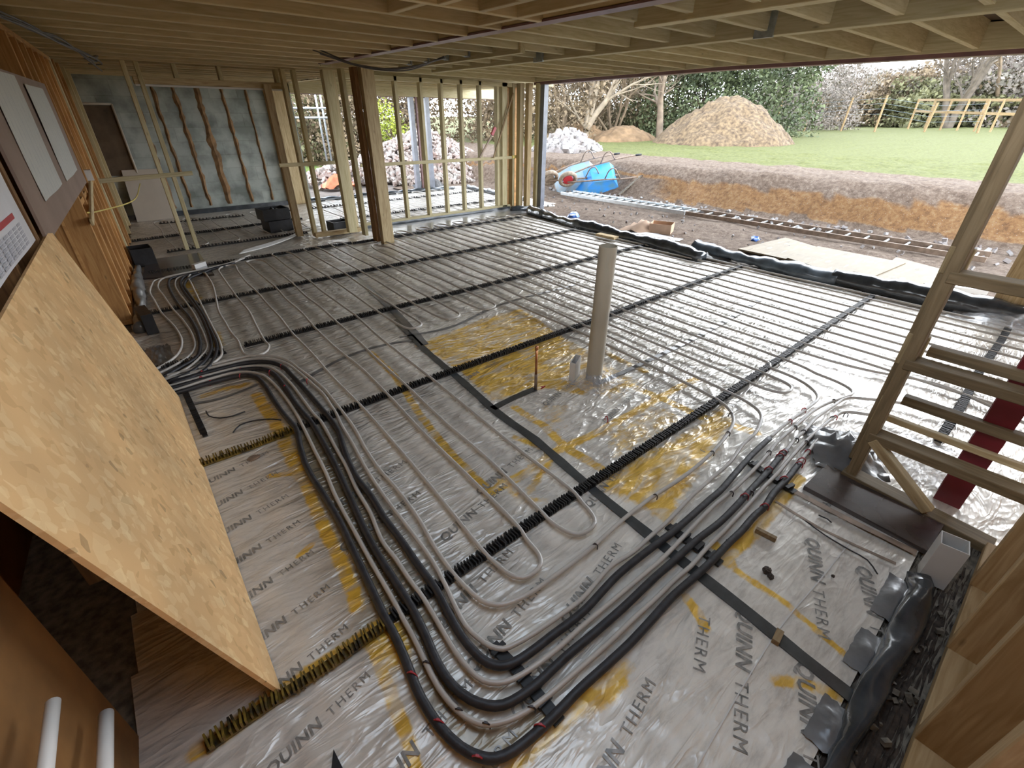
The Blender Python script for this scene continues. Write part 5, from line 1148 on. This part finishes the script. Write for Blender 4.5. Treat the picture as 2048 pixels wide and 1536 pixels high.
def branches(m, p, d, L, r, lev, R_, spread=.55, up=.15):
    n = 5; pts = [p]; rr = [r]; q = d.normalized()
    for i in range(n):
        q = (q+Vector((R_.gauss(0,.13), R_.gauss(0,.13), R_.gauss(0,.10)+up*.3))).normalized(); pts.append(pts[-1]+q*L/n); rr.append(r*(1-.55*(i+1)/n))
    m.tube(pts, rr, 6 if lev > 1 else (4 if lev == 1 else 3), False)
    if lev <= 0: return
    k = R_.randint(3, 5)
    for i in range(k):
        j = R_.randint(1, n); b = pts[j]; dd = (q+Vector((R_.gauss(0,spread), R_.gauss(0,spread), R_.gauss(.1,spread*.7)))).normalized()
        branches(m, b, dd, L*R_.uniform(.5,.75), max(rr[j]*.62, .004), lev-1, R_, spread, up)
def tree(u, vb, dist, h, lab, seed, mat='bark', lev=4, r=.12, stems=1, name='bare_tree', leaf=None, base=None):
    dist *= 1.38; h = h*1.3 if base is None else h
    g = at_dist(u, vb, dist) if base is None else Vector(base); z = gz(g.x, g.y) if base is None else base[2]; R_ = random.Random(seed)
    e = empty(name, (g.x, g.y, z), lab, 'tree'); m = MB()
    for s in range(stems):
        d = Vector((R_.gauss(0,.3 if stems > 1 else .06), R_.gauss(0,.3 if stems > 1 else .06), 1)); branches(m, Vector((g.x, g.y, z-.1)), d, h*.45, r, lev, R_)
    m.build('branches', M[mat], e, True)
    if leaf:
        c = cloud((g.x, g.y, z+h*.55), h*.35, h*.35, h*.42, int(900), .16*h/5, seed+1); mesh('foliage', c[0], c[1], M[leaf], e)
    return e
def cloud(c, rx, ry, rz, n, s, seed, shell=.55):
    r = np.random.default_rng(seed); d = r.normal(size=(n,3)); d /= np.linalg.norm(d, axis=1)[:,None]
    q = shell+(1-shell)*r.random(n)**.5; lump = 1+.22*np.sin(d[:,0]*5+seed)*np.cos(d[:,1]*6+seed*2)+.15*np.sin(d[:,2]*9)
    C = np.array(c)+d*(q*lump)[:,None]*np.array([rx,ry,rz])
    a = r.normal(size=(n,3)); a /= np.linalg.norm(a, axis=1)[:,None]; b = np.cross(a, r.normal(size=(n,3))); b /= np.linalg.norm(b, axis=1)[:,None]
    ss = s*(.5+r.random(n))[:,None]; V = np.stack([C-a*ss, C+b*ss*.6, C+a*ss, C-b*ss*.6], 1).reshape(-1,3)
    return V, np.arange(4*n).reshape(-1,4).tolist()
def bush(u, dist, w, h, lab, mat, seed, n=3500, s=.10, base=None, cat='bush', name='bush', d=None, zoff=0.0):
    dist *= 1.38; w, h = ((w*1.45, h*1.5) if name == 'bush' else (w*1.6, h*.92)) if base is None else (w*1.2, h*1.15); n = int(n*3.0); s = s*.66
    g = at_dist(u, 250, dist) if base is None else Vector(base); z = gz(g.x, g.y) if base is None else base[2]
    V, Fc = cloud((g.x, g.y, z+h*.42+zoff), w/2, (d or w)/2, h*.58, n, s, seed)
    return tag(mesh(name, V, Fc, M[mat]), lab, cat)
# forked bare tree on the bank
ft = P(1170, 283, .72); ft = Vector((ft.x+.7, ft.y+.6, .68))
e = empty('forked_tree', ft, 'bare forked tree with pale trunks growing out of the bank near the white rubble', 'tree'); m = MB(); R_ = random.Random(4)
branches(m, ft-Vector((0,0,.2)), Vector((.02,.05,1)), .75, .22, 0, R_)
rt = Vector((-_b.x, -_b.y, 0)).normalized(); side_ = Vector((rt.y, -rt.x, 0))
for (sx_, L_, r_2) in ((-.12,2.9,.13),(.85,3.0,.14),(.50,2.8,.09),(-.75,1.7,.06)): branches(m, ft+Vector((0,0,.45)), side_*sx_+Vector((0,0,1)), L_, r_2, 3, R_, .5)
M['palebark'] = tw('pale_bark', (.26,.21,.15)); m.build('branches', M['palebark'], e, True)
tree(1322, 255, 17, 5.5, 'bare tree with a thick orange-brown trunk in front of the evergreens', 9, 'bark', 4, .17)
tree(1125, 262, 16, 5, 'bare twiggy tree directly right of the wrapped corner post', 12, 'twig', 4, .07, 3)
tree(1225, 262, 18, 5.5, 'many-stemmed bare tree behind the forked tree', 13, 'twig', 4, .07, 4)
tree(1265, 258, 21, 6, 'tall twiggy tree left of the thick orange-brown trunk', 14, 'twig', 4, .08, 3)
tree(1395, 240, 24, 6, 'bare tree poking up over the left shoulder of the evergreens', 15, 'twigp', 4, .09, 2)
tree(1655, 220, 42, 7, 'distant bare tree standing alone against the white sky', 16, 'haze', 4, .12)
tree(1905, 235, 34, 9.5, 'large bare tree with sweeping limbs at the right against the sky', 18, 'barkd', 5, .24, 2)
tree(2010, 235, 36, 9, 'bare tree at the right edge behind the paddock fence', 19, 'twig', 4, .16, 2)
tree(1760, 235, 50, 8, 'distant bare tree behind the middle fence posts', 20, 'haze', 4, .14, 2)
bl = [(1110,20,4,4.4,'dry brown hedge just right of the wrapped corner post','brown'),(1190,22,5,4.8,'brownish bramble hedge behind the forked tree','brown'),(1265,22,4.5,5.0,'olive bush left of the thick orange-brown trunk','leafy'),
 (1370,21,4.4,4.6,'dark evergreen bush right of the thick orange-brown trunk','leaf'),(1440,22,4.5,4.8,'dark evergreen bush directly behind the soil mound','leaf'),(1515,21,3.8,4.4,'dark evergreen bush at the right end of the green hedge','leaf'),
 (1600,30,5,3.6,'pinkish brown bush right of the evergreens','haze'),(1150,26,6,5.6,'tall brown thicket at the back left behind the forked tree','brown'),(1235,27,5.5,5.6,'tall olive thicket behind the many-stemmed bare trees','leafy'),(1330,27,5,5.5,'tall olive bush at the back of the hedge above the brown trunk','leafy')]
for i, (u, dist, w, h, lab, mt) in enumerate(bl): bush(u, dist, w, h, lab, mt, 60+i, 5200, .11)
far = [(1640,48,9,4.2,'pale distant thicket left of the lone bare tree','haze'),(1715,46,8,4.4,'pale brown distant thicket in the middle of the right-hand tree line','haze'),(1775,40,6,3.8,'brownish distant bush behind the fence','brown'),(1830,45,9,4.8,'pale distant thicket left of the large bare tree','haze'),(1880,38,6,3.4,'olive distant bush beneath the large bare tree','leafy'),(1940,42,9,5.0,'brown distant thicket right of the large bare tree','brown'),(2020,40,9,5.2,'brown distant thicket at the right edge','haze'),(2120,40,10,5.5,'brown distant thicket beyond the right edge','haze'),(1570,50,8,4.0,'pale distant thicket above the soil mound right side','haze')]
for i, (u, dist, w, h, lab, mt) in enumerate(far): bush(u, dist, w, h, lab, mt, 90+i, 4200, .20, name='thicket', cat='thicket')
# north side vegetation
for i, (x, y, w, h, lab, mt, s) in enumerate(((4.6,19,5,3.6,'olive bush seen left of the big middle post gap','leafy',.1),(9,19.5,5,4.6,'brown leafy tree crown behind the rubble heap','brown',.1),(12.5,19,5,4.2,'brown hedge right of the rubble heap seen through the studs','brown',.1),(6.8,17.5,2.6,3.0,'grey-brown bush behind the far opening post','brown',.08),(15.5,17,5,4.6,'brown hedge behind the back right corner','brown',.1))):
    bush(0, 0, w, h, lab, mt, 120+i, 3800, s, base=(x, y, 0))
bush(0, 0, 1.2, 1.5, 'bright yellow-green shrub beside the rubble heap', 'lime', 130, 900, .06, base=(8.1,16.2,.2))
M['dryhedge'] = plain('clipped_dry_hedge', (.30,.23,.07), .9, var=.2, scale=4, c2=(.2,.16,.05))
for i, (x, y, h, lab, st) in enumerate(((7.2,18,6,'bare tree above the rubble heap, left one',2),(10.5,18,6.5,'bare dark tree above the rubble heap, right one',2),(5.0,21,6,'bare tree behind the scaffold at the far gap',3),(13,17.5,5.5,'bare twiggy tree seen through the rightmost studs',3))):
    tree(0,0,0,h,lab,140+i,'barkd' if i == 1 else 'twig',4,.10,st,base=(x,y,0))
hg = MB().box((4.3,20.5,.75),(5.0,1.6,1.5)); tag(hg.build('clipped_hedge', M['dryhedge']), 'yellowish clipped hedge seen through the far gap', 'hedge')
gs = MB().box((5.2,17.5,.06),(4.2,3.5,.10)); M['lawn'] = plain('lawn', (.17,.24,.05), .9, var=.2, scale=5); tag(gs.build('lawn_patch', M['lawn']), 'small patch of green lawn seen through the far gap', 'lawn')
# scaffold by the far gap
sf = empty('scaffold', (4.4, 13.5, 0), 'grey scaffold tubes outside the far gap left of the big middle post', 'scaffold')
for (a2, b2) in (((4.95,13.5,0),(4.95,13.5,3.2)),((5.15,13.7,0),(5.15,13.7,3.2)),((3.4,13.5,1.72),(5.4,13.5,1.74)),((3.4,13.5,1.52),(5.4,13.5,1.53))):
    m = MB(); m.tube([a2, b2], .024, 8); m.build('scaffold_tube', M['galv'], sf, True)
on = MB(); on.add([(4.3,12.2,0),(5.2,12.6,0),(5.1,12.6,.35),(4.9,12.5,.18),(4.6,12.3,.12),(4.3,12.25,.02)],[(0,1,2,3,4,5)]); on.add([(4.32,12.2,0),(5.22,12.6,0),(5.12,12.6,.35)],[(2,1,0)])
on2 = crumple('orange_netting', (4.75,12.4,.0), .4, .2, .28, M['orangenet'], seed=71, n=10, peak=.4); tag(on2, 'orange plastic netting lying outside the far gap', 'netting')
tag(crumple('black_sheet', (6.5,10.9,.0), .35, .25, .30, M['tub'], seed=72, n=9, peak=.3), 'black plastic sheet heaped at the sill of the far opening', 'plastic sheet')

# enclosure that the camera does not see: end wall south of the doorway strip
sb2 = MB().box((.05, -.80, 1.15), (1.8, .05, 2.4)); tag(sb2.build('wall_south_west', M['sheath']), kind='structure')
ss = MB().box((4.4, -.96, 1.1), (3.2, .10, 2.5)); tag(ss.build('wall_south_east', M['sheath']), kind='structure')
